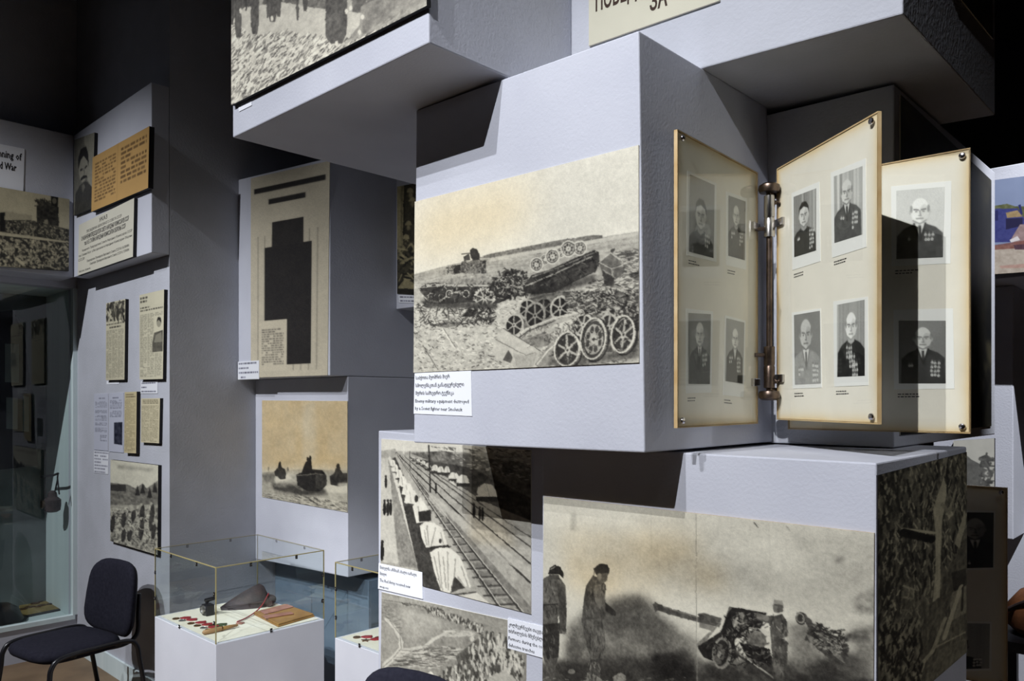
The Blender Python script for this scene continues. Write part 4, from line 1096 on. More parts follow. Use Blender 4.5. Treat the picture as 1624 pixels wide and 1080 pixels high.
letter('lettering', eq, (0, -1, 0), [('УКАЗ', 0.40, 0.55, 0.13, 0.075, 0.01), ('ПРЕЗИДИУМА ВЕРХОВНОГО СОВЕТА СССР', 0.16, 0.80, 0.225, 0.05),
    ('О НАЗНАЧЕНИИ ПРЕДСЕДАТЕЛЯ СОВЕТА НАРОДНЫХ КОМИССАРОВ СССР', 0.06, 0.92, 0.34, 0.08, 0.02), ('тов. И. В. СТАЛИНА НАРОДНЫМ КОМИССАРОМ ОБОРОНЫ СССР', 0.12, 0.87, 0.45, 0.08, 0.02),
    ('Назначить Председателя Совета Народных Комиссаров СССР', 0.08, 0.98, 0.56, 0.045), ('тов. Сталина Иосифа Виссарионовича Народным Комиссаром Обороны', 0.01, 0.98, 0.645, 0.045), ('СССР.', 0.01, 0.14, 0.73, 0.05),
    ('Председатель Президиума Верховного Совета СССР М. КАЛИНИН.', 0.18, 0.94, 0.80, 0.045), ('Секретарь Президиума Верховного Совета СССР А. ГОРКИН.', 0.24, 0.94, 0.875, 0.045), ('Москва, Кремль.', 0.03, 0.26, 0.955, 0.04)], 'ink', rt)

# left wall: sign and assembly hall photograph
plb = PX(XLB)
sc = [(-90, 210), (39, 236), (37, 303), (-90, 285)]
card('caption_card', 'large white sign reading about the beginning of the war at the left edge', plb, sc, [
    ('The Beginning of', 0.33, 0.965, 0.29, 0.17, 0.015), ('World War', 0.50, 0.90, 0.56, 0.17, 0.015)], thick=0.004, cat='sign')
HC = [(-4, 296), (110, 316), (109, 430), (-4, 422)]
A = Art(120, 120, HC, (0, 280, 6.75), 200, 31)
A.noise(8, 20, 20)
A.fill([(60, 375), (350, 420), (350, 480), (60, 460)], 176); A.fill([(400, 310), (630, 330), (630, 535), (400, 510)], 40, 0.9, 30); A.fill([(480, 460), (520, 465), (520, 520), (475, 515)], 150)
A.fill([(550, 205), (625, 215), (620, 330), (550, 320)], 40); A.ell(585, 265, 22, 32, 130); A.scatter([(380, 260), (540, 250), (540, 340), (420, 350)], 60, (40, 90), 40, 14)
A.fill([(0, 470), (340, 470), (740, 570), (740, 700), (0, 600)], 60, 0.95, 30); A.scatter([(60, 480), (350, 480), (740, 580), (740, 690), (60, 590)], 160, (130, 200), 14, 12)
A.line([(0, 600), (300, 640), (740, 705)], 16, 190)
A.fill([(0, 630), (740, 715), (740, 1020), (0, 950)], 50, 0.95, 20); A.scatter([(0, 640), (740, 725), (740, 1000), (0, 950)], 420, (140, 215), 18, 16); A.fill([(180, 860), (280, 930), (250, 955), (180, 890)], 200)
A.fill([(0, 390), (60, 385), (60, 590), (0, 590)], 30); A.finish(0.5)
mount('photo_print', 'dim photograph of a crowded assembly hall on the left wall', 'photograph', plb, HC, 0.02, A.rgb((22, 22, 22), (206, 196, 164)))

# newspapers and papers on the back wall
plp = PY(YLP)
def newsprint(W, H, seed, cols, rows, top=0.05, pic=None, head=None, base=204):
    a = Art(W, H, None, base=base, seed=seed); a.noise(6, 12, 12)
    cw = 0.92 / cols
    for c in range(cols): a.textblock(0.04 + c * cw, top, 0.04 + (c + 0.92) * cw, 0.97, rows, 84, 0.93, 0.5, wmax=0.16)
    if head: 
        for (x0, y0, x1, y1, r, t) in head: 
            a.fill(np.array([(x0, y0), (x1, y0), (x1, y1), (x0, y1)]) * [W, H], base, canvas=True); a.textblock(x0, y0, x1, y1, r, 44, 0.95, t, wmax=0.14)
    return a
def pic(a, x0, y0, x1, y1, tone=100, n=60):
    q = np.array([(x0, y0), (x1, y0), (x1, y1), (x0, y1)]) * [a.W, a.H]; a.fill(q, tone, 1, 40, (3, 3), canvas=True); a.scatter(q, n, (30, 80), 7, 3, (1.1, 2)); a.scatter(q, n // 2, (170, 215), 5, 2.5, (1.1, 2))
A = newsprint(44, 130, 41, 3, 44, 0.36, head=[(0.04, 0.27, 0.96, 0.30, 1, 0.7), (0.2, 0.31, 0.8, 0.345, 1, 0.9)]); pic(A, 0.03, 0.02, 0.97, 0.25)
mount('newspaper_page', 'tall newspaper page with a group picture at its top on the back wall', 'newspaper', plp, [(168.5, 481), (199, 474), (197.5, 602), (168, 603)], 0.02, A.rgb((46, 44, 40), (220, 213, 184)))
A = newsprint(52, 150, 43, 3, 50, 0.24, head=[(0.04, 0.03, 0.34, 0.11, 2, 0.9), (0.04, 0.15, 0.96, 0.21, 2, 0.8)])
A.fill(K([(0.6, 0.28), (1, 0.28), (1, 0.7), (0.6, 0.7)]) / [56, 110] * [52, 150], 208, canvas=True)
A.fill(np.array([(0.55, 0.58), (0.62, 0.47), (0.97, 0.45), (0.97, 0.69), (0.55, 0.69)]) * [52, 150], 84, 1, 16, canvas=True); A.ell(42, 53, 5, 9, 150); A.fill(np.array([(0.72, 0.35), (0.76, 0.30), (0.88, 0.31), (0.9, 0.37), (0.8, 0.33)]) * [52, 150], 36, canvas=True); A.fill(np.array([(0.68, 0.5), (0.9, 0.47), (0.95, 0.58), (0.62, 0.58)]) * [52, 150], 130, canvas=True)
mount('newspaper_page', 'tall newspaper page with a man portrait at right on the back wall', 'newspaper', plp, [(221.5, 468), (260.5, 459), (258.5, 601), (221.5, 602)], 0.02, A.rgb((46, 44, 40), (222, 216, 188)))
A = Art(30, 110, None, base=210, seed=45); A.textblock(0.35, 0.07, 0.75, 0.10, 1, 60, 0.9, 0.8)
for y0, y1, r in ((0.14, 0.25, 6), (0.29, 0.35, 3), (0.38, 0.48, 5), (0.51, 0.56, 3), (0.6, 0.68, 5), (0.72, 0.84, 4)): A.textblock(0.1 if y0 < 0.7 else 0.45, y0, 0.9, y1, r, 80, 0.9, 0.6, wmax=0.2)
mount('typed_sheet', 'white typed sheet without a picture on the back wall', 'document', plp, [(149.5, 625), (172, 624), (171.5, 715), (149, 713)], 0.003, A.rgb((40, 40, 52), (205, 208, 222)), 'card')
A = Art(32, 110, None, base=210, seed=46); A.textblock(0.25, 0.07, 0.65, 0.10, 1, 60, 0.9, 0.8); A.textblock(0.08, 0.12, 0.88, 0.27, 8, 80, 0.9, 0.6, wmax=0.2); A.textblock(0.08, 0.3, 0.88, 0.41, 5, 80, 0.9, 0.6, wmax=0.2)
A.fill(np.array([(0.36, 0.5), (0.92, 0.49), (0.92, 0.87), (0.36, 0.86)]) * [32, 110], 44, 1, 30, (4, 6), canvas=True)
mount('typed_sheet', 'white typed sheet with a small dark picture on the back wall', 'document', plp, [(173, 624), (196.5, 622.5), (195.5, 718), (173, 716)], 0.003, A.rgb((36, 38, 52), (205, 208, 222)), 'card')
A = newsprint(30, 110, 47, 1, 40, 0.12, head=[(0.1, 0.03, 0.9, 0.10, 2, 0.8)])
mount('newspaper_clipping', 'narrow yellow newspaper clipping beside the white typed sheets', 'newspaper', plp, [(198, 622), (217, 621), (216, 719), (197, 718)], 0.022, A.rgb((70, 60, 44), (216, 202, 160)))
A = newsprint(40, 90, 48, 2, 32, 0.16, head=[(0.1, 0.03, 0.9, 0.13, 3, 0.8)])
mount('newspaper_clipping', 'wide cream newspaper clipping under the portrait newspaper page', 'newspaper', plp, [(224, 632), (254, 631.5), (252.5, 703), (223.5, 701.5)], 0.018, A.rgb((66, 60, 46), (222, 212, 178)))
FC = [(175.5, 729), (251, 738), (250, 880), (175, 858)]
A = Art(90, 160, FC, (165, 720, 6.358), 206, 49)
A.noise(8, 20, 14); A.soft([(130, 110), (500, 150), (480, 180), (130, 150)], 150, 0.7, 16, 0.8, (10, 5))
A.fill([(60, 290), (240, 310), (320, 350), (390, 300), (430, 350), (540, 270), (545, 520), (60, 520)], 112, 1, 26, (6, 4)); A.fill([(60, 310), (220, 310), (230, 380), (60, 370)], 48, 0.9)
for x, y in ((390, 340), (340, 360), (510, 330), (460, 380)): A.fill([(x - 26, y + 60), (x, y - 45), (x + 26, y + 60)], 40, 0.9)
A.fill([(60, 520), (545, 510), (545, 1010), (60, 880)], 160, 1, 26, (6, 6)); A.scatter([(60, 560), (545, 560), (545, 1000), (60, 880)], 240, (40, 100), 34, 9); A.scatter([(60, 540), (545, 540), (545, 1000), (60, 880)], 200, (190, 225), 26, 8)
for x, y, h_ in ((90, 700, 90), (200, 660, 80), (300, 620, 60), (385, 600, 90), (380, 760, 110), (480, 640, 140), (500, 780, 80), (200, 820, 70), (260, 820, 60)):
    A.ell(x, y, 24, h_, 46, 0.9, 0.1, 20); A.ell(x - 6, y - h_, 13, 15, 170)
A.ring(395, 700, 50, 60, 8, 180); A.finish(0.7)
mount('photo_print', 'small photograph of people working in a field at the foot of the back wall', 'photograph', plp, FC, 0.02, A.rgb((34, 32, 32), (226, 222, 200)))
smudged('white caption card under the portrait newspaper page', plp, [(223.5, 605), (250, 603.5), (250, 624), (223, 624)], [(0.06, 0.9), (0.06, 0.36), (0.06, 0.92)], 83, 0.002)
card('caption_card', 'blank white caption strip under the group picture newspaper page', plp, [(169, 604.5), (189, 604), (188.5, 609), (169, 609.5)], [])
smudged('pale caption card with seven bold lines below the typed sheets', plp, [(149, 715), (172.5, 717), (171.5, 752), (149, 749.5)], [(0.05, 0.95), (0.05, 0.85), (0.05, 0.95), (0.05, 0.5), (0.05, 0.95), (0.05, 0.9), (0.05, 0.8)], 84, 0.002)

# dark prints on the sides of the right blocks
A = Art(60, 80, None, base=66, seed=51); A.noise(50, 10, 14, 4); A.scatter([(0, 0), (60, 0), (60, 80), (0, 80)], 80, (24, 50), 16, 5, (1, 2.1)); A.finish()
mount('photo_print', 'very dark brownish print on the side of the block behind the portrait boards', 'photograph', PX(XB2), [(1428, 150), (1572, 286), (1572, 676), (1428, 690)], 0.003, A.rgb((24, 24, 24), (170, 156, 110)), 'paper_liner')
A = Art(60, 60, None, base=74, seed=52); A.noise(50, 10, 14, 4); A.finish()
mount('photo_print', 'dark brownish print high on the side of the upper right block', 'photograph', PX(XUR), [(1500, -160), (1572, -90), (1575, 62), (1505, -25)], 0.003, A.rgb((24, 24, 24), (160, 146, 104)), 'paper_liner')

# far right: blue truck photograph and soldier print
TC = [(1566, 287), (1690, 271), (1690, 427), (1566, 435.5)]
a = Art(150, 180, TC, (1500, 250, 4.911), 150, 53)
def layer(poly, col, al=1.0, tex=0):
    m = Art(150, 180, TC, (1500, 250, 4.911), 0, 3); m.fill(poly, 255)
    w_ = (m.a / 255.0 * al)[..., None]
    global IMG
    c = np.array(col, float)[None, None, :] + (tex * 2 * vnoise(180, 150, 5, 6, a.rng))[..., None]
    IMG = IMG * (1 - w_) + c * w_
IMG = np.ones((180, 150, 3)) * np.array([128, 140, 168.0]); IMG += (8 * vnoise(180, 150, 20, 20, a.rng))[..., None]
layer([(330, 385), (480, 360), (540, 380), (950, 380), (950, 480), (330, 480)], (88, 92, 62), 1, 26)
layer([(320, 690), (950, 640), (950, 950), (320, 950)], (176, 164, 150), 1, 20)
layer([(320, 410), (420, 395), (440, 400), (560, 395), (610, 470), (950, 470), (950, 650), (320, 660)], (58, 62, 118), 1, 12)
layer([(470, 430), (560, 410), (600, 460), (480, 470)], (150, 128, 92), 1, 20); layer([(470, 475), (600, 470), (600, 530), (470, 560)], (34, 32, 66)); layer([(320, 420), (410, 410), (410, 490), (320, 500)], (40, 42, 90))
layer([(565, 370), (585, 365), (600, 440), (585, 440)], (40, 44, 100)); layer([(700, 480), (900, 470), (900, 560), (700, 570)], (84, 86, 150))
layer([(500, 650), (580, 520), (660, 520), (690, 660), (560, 680)], (150, 128, 126), 1, 20); layer([(500, 640), (560, 610), (580, 640), (510, 660)], (210, 205, 205))
layer([(320, 690), (640, 640), (660, 700), (320, 720)], (120, 74, 66), 0.8, 20); layer([(530, 680), (640, 670), (640, 715), (540, 715)], (84, 60, 70), 1, 20)
layer([(420, 840), (950, 800), (950, 850), (430, 860)], (176, 130, 118), 0.6, 20)
mount('photo_print', 'colour photograph of a damaged blue truck at the right edge', 'photograph', PY(4.0), TC, 0.012, lin(np.clip(IMG, 0, 255)), 'board_edge')
A = Art(60, 70, None, base=202, seed=54); A.noise(8, 12, 12)
A.fill(np.array([(0.2, 0.2), (0.45, 0.4), (0.75, 0.55), (0.7, 0.75), (0.65, 1), (0.1, 1)]) * [60, 70], 104, 1, 12, canvas=True); A.scatter([(42, 24), (56, 24), (56, 70), (40, 70)], 60, (60, 110), 8, 3)
mount('photo_print', 'small pale print above the shaded board at lower right', 'photograph', PY(4.25), [(1512, 699), (1577, 695), (1577, 772), (1512, 780)], 0.02, A.rgb((40, 40, 40), (214, 212, 200)))
# ------------------------------------------------------------------ hinged portrait boards
BH = 0.73
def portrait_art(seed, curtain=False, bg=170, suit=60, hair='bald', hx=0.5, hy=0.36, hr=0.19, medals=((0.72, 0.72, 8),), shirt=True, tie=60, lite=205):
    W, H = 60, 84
    a = Art(W, H, None, base=bg, seed=seed); r = a.rng
    a.noise(10, 30, 30)
    if curtain:
        x = 0
        while x < W:
            wd = r.uniform(3, 7); a.fill([(x, 0), (x + wd * 0.6, 0), (x + wd * 0.6, H), (x, H)], bg + r.uniform(-50, 46), 0.8, canvas=True); x += wd
        a.a = 0.4 * a.a + 0.6 * a.blur(a.a, 1)
    cx, cy, rx, ry = hx * W, hy * H, hr * W, hr * W * 1.34
    a.fill([(cx - rx * 2.6, H), (cx - rx * 2.5, cy + ry * 1.9), (cx - rx * 1.7, cy + ry * 1.35), (cx - rx * 0.6, cy + ry * 1.02), (cx + rx * 0.6, cy + ry * 1.0), (cx + rx * 1.7, cy + ry * 1.3), (cx + rx * 2.5, cy + ry * 1.8), (cx + rx * 2.6, H)], suit, 1, 10, (6, 6), canvas=True)
    a.fill([(cx - rx * 0.55, cy + ry * 0.6), (cx + rx * 0.55, cy + ry * 0.6), (cx + rx * 0.6, cy + ry * 1.15), (cx, cy + ry * 1.35), (cx - rx * 0.6, cy + ry * 1.15)], lite - 50, canvas=True)
    if shirt:
        a.fill([(cx - rx * 0.62, cy + ry * 1.0), (cx + rx * 0.62, cy + ry * 1.0), (cx + rx * 0.2, cy + ry * 2.2), (cx - rx * 0.15, cy + ry * 2.2)], 205, canvas=True)
        if tie: a.fill([(cx - rx * 0.14, cy + ry * 1.15), (cx + rx * 0.16, cy + ry * 1.15), (cx + rx * 0.22, cy + ry * 2.3), (cx - rx * 0.1, cy + ry * 2.3)], tie, canvas=True)
        a.line([(cx - rx * 0.62, cy + ry * 1.0), (cx, cy + ry * 2.3)], 2.2, suit - 22); a.line([(cx + rx * 0.62, cy + ry * 1.0), (cx + rx * 0.1, cy + ry * 2.3)], 2.2, suit - 22)
    a.ell(cx - rx * 1.02, cy + ry * 0.1, rx * 0.16, ry * 0.2, lite - 40); a.ell(cx + rx * 1.02, cy + ry * 0.1, rx * 0.16, ry * 0.2, lite - 40)
    a.ell(cx, cy, rx, ry, lite); a.ell(cx + rx * 0.45, cy + ry * 0.2, rx * 0.5, ry * 0.7, lite - 34, 0.6)
    if hair != 'bald':
        c = {'dark': 40, 'grey': 120}[hair]
        a.fill([(cx - rx * 1.05, cy - ry * 0.1), (cx - rx * 1.0, cy - ry * 0.7), (cx - rx * 0.4, cy - ry * 1.12), (cx + rx * 0.5, cy - ry * 1.1), (cx + rx * 1.02, cy - ry * 0.65), (cx + rx * 1.05, cy - ry * 0.1), (cx + rx * 0.85, cy - ry * 0.5), (cx, cy - ry * 0.72), (cx - rx * 0.85, cy - ry * 0.5)], c, canvas=True)
    else:
        a.ell(cx - rx * 0.92, cy - ry * 0.15, rx * 0.14, ry * 0.3, 120, 0.7); a.ell(cx + rx * 0.92, cy - ry * 0.15, rx * 0.14, ry * 0.3, 110, 0.7)
    for s_ in (-1, 1):
        a.line([(cx + s_ * rx * 0.18, cy - ry * 0.08), (cx + s_ * rx * 0.62, cy - ry * 0.12)], 1.6, 96); a.ell(cx + s_ * rx * 0.4, cy + ry * 0.05, rx * 0.14, ry * 0.05, 90, 0.8)
    a.line([(cx, cy), (cx + rx * 0.08, cy + ry * 0.36)], 1.8, lite - 70); a.line([(cx - rx * 0.12, cy + ry * 0.37), (cx + rx * 0.14, cy + ry * 0.37)], 1.2, lite - 80)
    a.line([(cx - rx * 0.36, cy + ry * 0.6), (cx + rx * 0.36, cy + ry * 0.6)], 1.4, lite - 90); a.line([(cx - rx * 0.7, cy + ry * 0.75), (cx, cy + ry * 1.02), (cx + rx * 0.7, cy + ry * 0.75)], 1.6, lite - 80)
    for mx_, my_, n in medals:
        for k in range(n):
            x, y = mx_ * W + (k % 3 - 1) * 4.2 + r.uniform(-0.6, 0.6), my_ * H + (k // 3) * 5.5 + r.uniform(-0.8, 0.8)
            a.line([(x, y - 2.4), (x, y)], 2, 120); a.ell(x, y + 0.8, 1.7, 1.7, 224); a.ell(x, y + 0.8, 0.6, 0.6, 120)
    a.a = 0.7 * a.a + 0.3 * a.blur(a.a, 1); a.a += (r.random((H, W)) - 0.5) * 10
    return a

def framed(board, plane, border, inner, art, note):
    """a portrait photograph with a white border held inside the board, a part of it; image is its sub-part"""
    Z = lambda p: (1050 + p[0] / 2.038, 170 + p[1] / 2.038)
    b4 = [plane(*Z(p), 0.0062) for p in border]
    ph = hexa('portrait_photo', b4, [p - plane.n * 0.0008 for p in b4], M['photo_white'], board)
    ph['label'] = note
    sheet('portrait_image', [plane(*Z(p), 0.0066) for p in inner], plane.n, art.rgb((24, 24, 24), (236, 236, 232)), M['print_gloss'], ph, 0.0)
    # typed name line under the photograph
    l = Z(border[3]); r_ = Z(border[2]); f = lambda t, dy: plane(l[0] + (r_[0] - l[0]) * t, l[1] + (r_[1] - l[1]) * t + dy, 0.0062)
    mb = MB(); rr = random.Random(int(l[0] * 7 + l[1]))
    for row in range(2):
        t = 0.06
        while t < 0.06 + rr.uniform(0.24, 0.38):
            w_ = rr.uniform(0.03, 0.06); y = 7 + row * 4.2
            q = [f(t, y), f(t + w_, y), f(t + w_, y + 1.5), f(t, y + 1.5)]; mb.add(q, [(0, 1, 2, 3)]); t += w_ + 0.016
    mb.build('typed_name', M['ink'], board)

def board(label, px_l, dl, px_r, dr, ytop_l, hinge_left, frames, free_px):
    """two acrylic sheets with a cream card between them; (px, depth) of its left and right edges"""
    a = at(px_l, YH, dl); b = at(px_r, YH, dr)
    zt = at(px_l, ytop_l, dl)[2]; z0 = zt - BH
    ex = (b - a); wd = np.linalg.norm(ex[:2]); ex = ex / wd
    n = np.array([ex[1], -ex[0], 0.0])
    if n @ (EYEP - a) < 0: n = -n
    root = empty('portrait_board', V((a[0] + b[0]) / 2, (a[1] + b[1]) / 2, z0)); tag(root, label, 'portrait board', 'hinged portrait boards')
    pl = Plane(a, n)
    def slab(name, o0, o1, mat, m=0.0, bev=0.0):
        q = lambda u, z, o: a * [1, 1, 0] + ex * [1, 1, 0] * u + n * o + V(0, 0, z)
        f = [q(m, z0 + m, o1), q(wd - m, z0 + m, o1), q(wd - m, zt - m, o1), q(m, zt - m, o1)]
        g = [q(m, z0 + m, o0), q(wd - m, z0 + m, o0), q(wd - m, zt - m, o0), q(m, zt - m, o0)]
        return hexa(name, f, g, mat, root, bevel=bev)
    slab('card_backing', -0.0015, 0.005, M['cream_card'], 0.004)
    ag = Art(70, 104, None, base=238, seed=int(px_l)); ag.noise(7, 26, 26, 3); ag.noise(3, 4, 4)
    uu = np.minimum(np.linspace(0, 1, 70), 1 - np.linspace(0, 1, 70))[None, :] * wd; vv_ = np.minimum(np.linspace(0, 1, 104), 1 - np.linspace(0, 1, 104))[:, None] * BH
    dd = np.minimum(uu, vv_) + 0.012 * vnoise(104, 70, 14, 14, ag.rng)
    ag.warm += np.clip(np.exp(-np.maximum(dd, 0) / 0.012) * 1.1 + 0.09, 0, 1.4)
    q_ = lambda u, z: a * [1, 1, 0] + ex * [1, 1, 0] * u + n * 0.0053 + V(0, 0, z)
    lr = (0.0042, wd - 0.0042)
    if np.cross(ex, [0, 0, 1.0]) @ n < 0: lr = lr[::-1]
    sheet('aged_card', [q_(lr[0], zt - 0.0042), q_(lr[1], zt - 0.0042), q_(lr[1], z0 + 0.0042), q_(lr[0], z0 + 0.0042)], n, ag.rgb((40, 38, 30), (217, 214, 205), (200, 168, 110)), M['print_card'], root, 0.0)
    slab('cover_sheet', 0.0075, 0.0105, M['sheet'])
    slab('back_sheet', -0.005, -0.002, M['sheet'])
    q = lambda u, z, o: a * [1, 1, 0] + ex * [1, 1, 0] * u + n * o + V(0, 0, z)
    def strip(u0, u1, za, zb):
        return hexa('edge_strip', [q(u0, za, 0.0075), q(u1, za, 0.0075), q(u1, zb, 0.0075), q(u0, zb, 0.0075)], [q(u0, za, -0.002), q(u1, za, -0.002), q(u1, zb, -0.002), q(u0, zb, -0.002)], M['amber_edge'], root)
    strip(0, wd, zt - 0.0035, zt); strip(0, wd, z0, z0 + 0.0035); strip(0, 0.0035, z0 + 0.0036, zt - 0.0036); strip(wd - 0.0035, wd, z0 + 0.0036, zt - 0.0036)
    for fr in frames: framed(root, pl, *fr)
    u = 0.018 if free_px == 'l' else wd - 0.018
    for z in (zt - 0.018, z0 + 0.018):
        mb = MB(); mb.lathe(q(u, z, 0.0106), n, [(0.008, 0), (0.0085, 0.002), (0.007, 0.005), (0.003, 0.0062)], 16)
        bo = mb.build('bolt', M['bolt'], root); shade(bo)
    h = (0.0, -1) if hinge_left else (wd, 1)
    for z in (zt - 0.16, z0 + 0.12):
        mb = MB(); c = q(h[0] - h[1] * 0.02, z, 0.003); mb.obox(c, ex * 0.022, n * 0.0115, V(0, 0, 0.011))
        hb = mb.build('hinge_clasp', M['chrome'], root, bevel=0.002)
    return root

M['cream_card'] = mottled('cream_board_card', (243, 240, 230), (236, 230, 214), 5, 0.7, 0.05, 80)
D2 = 2.277
board('left portrait board folded back against the middle block, four portraits under glossy acrylic', 1070, 1.914, 1198, 2.28, 206, False, [
    ([(82, 205), (176, 246), (176, 500), (80, 478)], [(90, 217), (170, 252), (167, 488), (87, 467)], portrait_art(61, False, 140, 48, 'dark', 0.45, 0.48, 0.2, ((0.72, 0.72, 8),), False), 'portrait of a dark-haired man with medals'),
    ([(208, 272), (275, 295), (272, 525), (208, 510)], [(215, 285), (270, 305), (268, 495), (214, 480)], portrait_art(62, False, 120, 52, 'bald', 0.45, 0.3, 0.18, ((0.28, 0.6, 4), (0.75, 0.56, 10)), False), 'portrait of a bald man with two rows of medals'),
    ([(78, 650), (165, 660), (160, 922), (78, 925)], [(85, 665), (158, 669), (155, 895), (85, 894)], portrait_art(63, False, 120, 66, 'bald', 0.5, 0.3, 0.18, ((0.74, 0.58, 8),)), 'portrait of a man in a suit and tie'),
    ([(204, 672), (270, 690), (264, 937), (197, 930)], [(208, 682), (266, 696), (262, 894), (204, 885)], portrait_art(64, False, 150, 40, 'bald', 0.5, 0.3, 0.17, ((0.3, 0.6, 5), (0.72, 0.6, 12)), True, 0, 220), 'portrait of a man with open collar and medals')], 'l')
board('middle portrait board facing out, four bright portraits with white borders', 1235.5, D2, 1397, 1.821, 268, True, [
    ([(418, 278), (508, 240), (512, 498), (421, 527)], [(425, 290), (498, 262), (498, 463), (427, 485)], portrait_art(65, True, 150, 52, 'dark', 0.46, 0.36, 0.2, ((0.8, 0.64, 14), (0.26, 0.72, 2)), False), 'portrait of a dark-haired man in a high-necked tunic'),
    ([(545, 212), (658, 165), (660, 452), (549, 487)], [(555, 224), (648, 190), (648, 411), (557, 439)], portrait_art(66, True, 176, 88, 'bald', 0.46, 0.3, 0.19, ((0.74, 0.64, 10), (0.34, 0.66, 2))), 'portrait of a tall bald man in a grey suit'),
    ([(419, 664), (512, 650), (516, 906), (422, 910)], [(426, 672), (510, 658), (513, 893), (429, 897)], portrait_art(67, False, 130, 150, 'bald', 0.46, 0.3, 0.22, ((0.8, 0.74, 12), (0.26, 0.78, 4)), True, 110, 190), 'portrait of a man in a light jacket'),
    ([(553, 628), (665, 612), (667, 899), (556, 903)], [(565, 639), (655, 622), (655, 868), (565, 872)], portrait_art(68, True, 160, 44, 'bald', 0.52, 0.32, 0.19, ((0.45, 0.6, 9), (0.56, 0.72, 9), (0.66, 0.84, 9)), False, 0, 225), 'portrait of a man with a broad sash of medals')], 'r')
board('right portrait board behind the middle one, half in shadow, two large portraits', 1251, 2.305, 1540, 2.0, 288, True, [
    ([(740, 256), (935, 238), (932, 505), (742, 514)], [(757, 270), (914, 257), (908, 485), (757, 491)], portrait_art(69, False, 196, 70, 'bald', 0.5, 0.32, 0.19, ((0.7, 0.66, 6), (0.36, 0.7, 1)), True, 60, 222), 'portrait of a stout bald man on a light background'),
    ([(748, 655), (940, 650), (945, 910), (750, 912)], [(765, 690), (917, 690), (917, 893), (765, 893)], portrait_art(70, False, 130, 56, 'bald', 0.52, 0.28, 0.18, ((0.78, 0.66, 12), (0.3, 0.7, 2))), 'portrait of a bald man in a dark medalled jacket')], 'r')

# shaded board at lower right on its own post
def low_frame(x0, x1, y0, y1):
    f = lambda x, y: ((x - 1050) * 2.038, (y - 170) * 2.038)
    return ([f(x0 - 5, y0 - 4), f(x1 + 3, y0 - 2), f(x1 + 2, y1 + 3), f(x0 - 5, y1 + 6)], [f(x0, y0), f(x1, y0 + 1), f(x1 - 1, y1), f(x0, y1 + 2)])
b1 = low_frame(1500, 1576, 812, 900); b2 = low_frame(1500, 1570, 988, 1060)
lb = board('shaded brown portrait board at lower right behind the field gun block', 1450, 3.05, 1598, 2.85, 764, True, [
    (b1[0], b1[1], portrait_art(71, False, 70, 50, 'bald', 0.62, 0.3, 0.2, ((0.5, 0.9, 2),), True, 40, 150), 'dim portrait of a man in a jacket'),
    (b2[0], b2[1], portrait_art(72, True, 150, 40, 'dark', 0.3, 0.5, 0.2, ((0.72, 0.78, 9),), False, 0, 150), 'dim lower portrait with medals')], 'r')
# hinge stand: pole, knobs, collars, arms, wall bracket
hp = at(1220, YH, 2.262)
z1 = at(1220, 300, 2.262)[2]; z0 = at(1220, 626, 2.262)[2]
st = empty('hinge_stand', V(hp[0], hp[1], z0)); tag(st, 'dark metal hinge pole between the left and middle portrait boards', 'hinge stand')
mb = MB(); mb.tube([V(hp[0], hp[1], z0), V(hp[0], hp[1], z1)], 0.0085, 14); shade(mb.build('pole', M['steel_dark'], st))
for z, up in ((z1, 1), (z0, -1)):
    mb = MB(); mb.lathe(V(hp[0], hp[1], z - up * 0.012), (0, 0, up), [(0.012, 0), (0.027, 0.002), (0.031, 0.012), (0.029, 0.022), (0.02, 0.028)], 22); shade(mb.build('knob', M['steel_dark'], st))
    mb = MB(); mb.lathe(V(hp[0], hp[1], z - up * 0.14), (0, 0, up), [(0.0095, 0), (0.0155, 0.001), (0.0155, 0.052), (0.0135, 0.056), (0.0155, 0.06), (0.0155, 0.12), (0.01, 0.122)], 18); shade(mb.build('collar', M['chrome'] if up > 0 else M['steel_dark'], st))
    mb = MB(); p = V(hp[0], hp[1], z - up * 0.115); mb.tube([p, p - RGT * 0.042 + FWD * 0.0], 0.006, 10); shade(mb.build('arm', M['steel_dark'], st))
    mb = MB(); p = V(hp[0], hp[1], z - up * 0.06); mb.tube(bez([p, p + RGT * 0.018 + UPV * up * 0.022, p + RGT * 0.036 + UPV * up * 0.012], 6), 0.006, 10); shade(mb.build('arm', M['steel_dark'], st))
    mb = MB(); p = V(hp[0], hp[1], z - up * 0.012 - up * 0.0); mb.tube([p, V(hp[0], YB2 - 0.003, p[2])], 0.009, 10); shade(mb.build('bracket', M['steel_dark'], st))
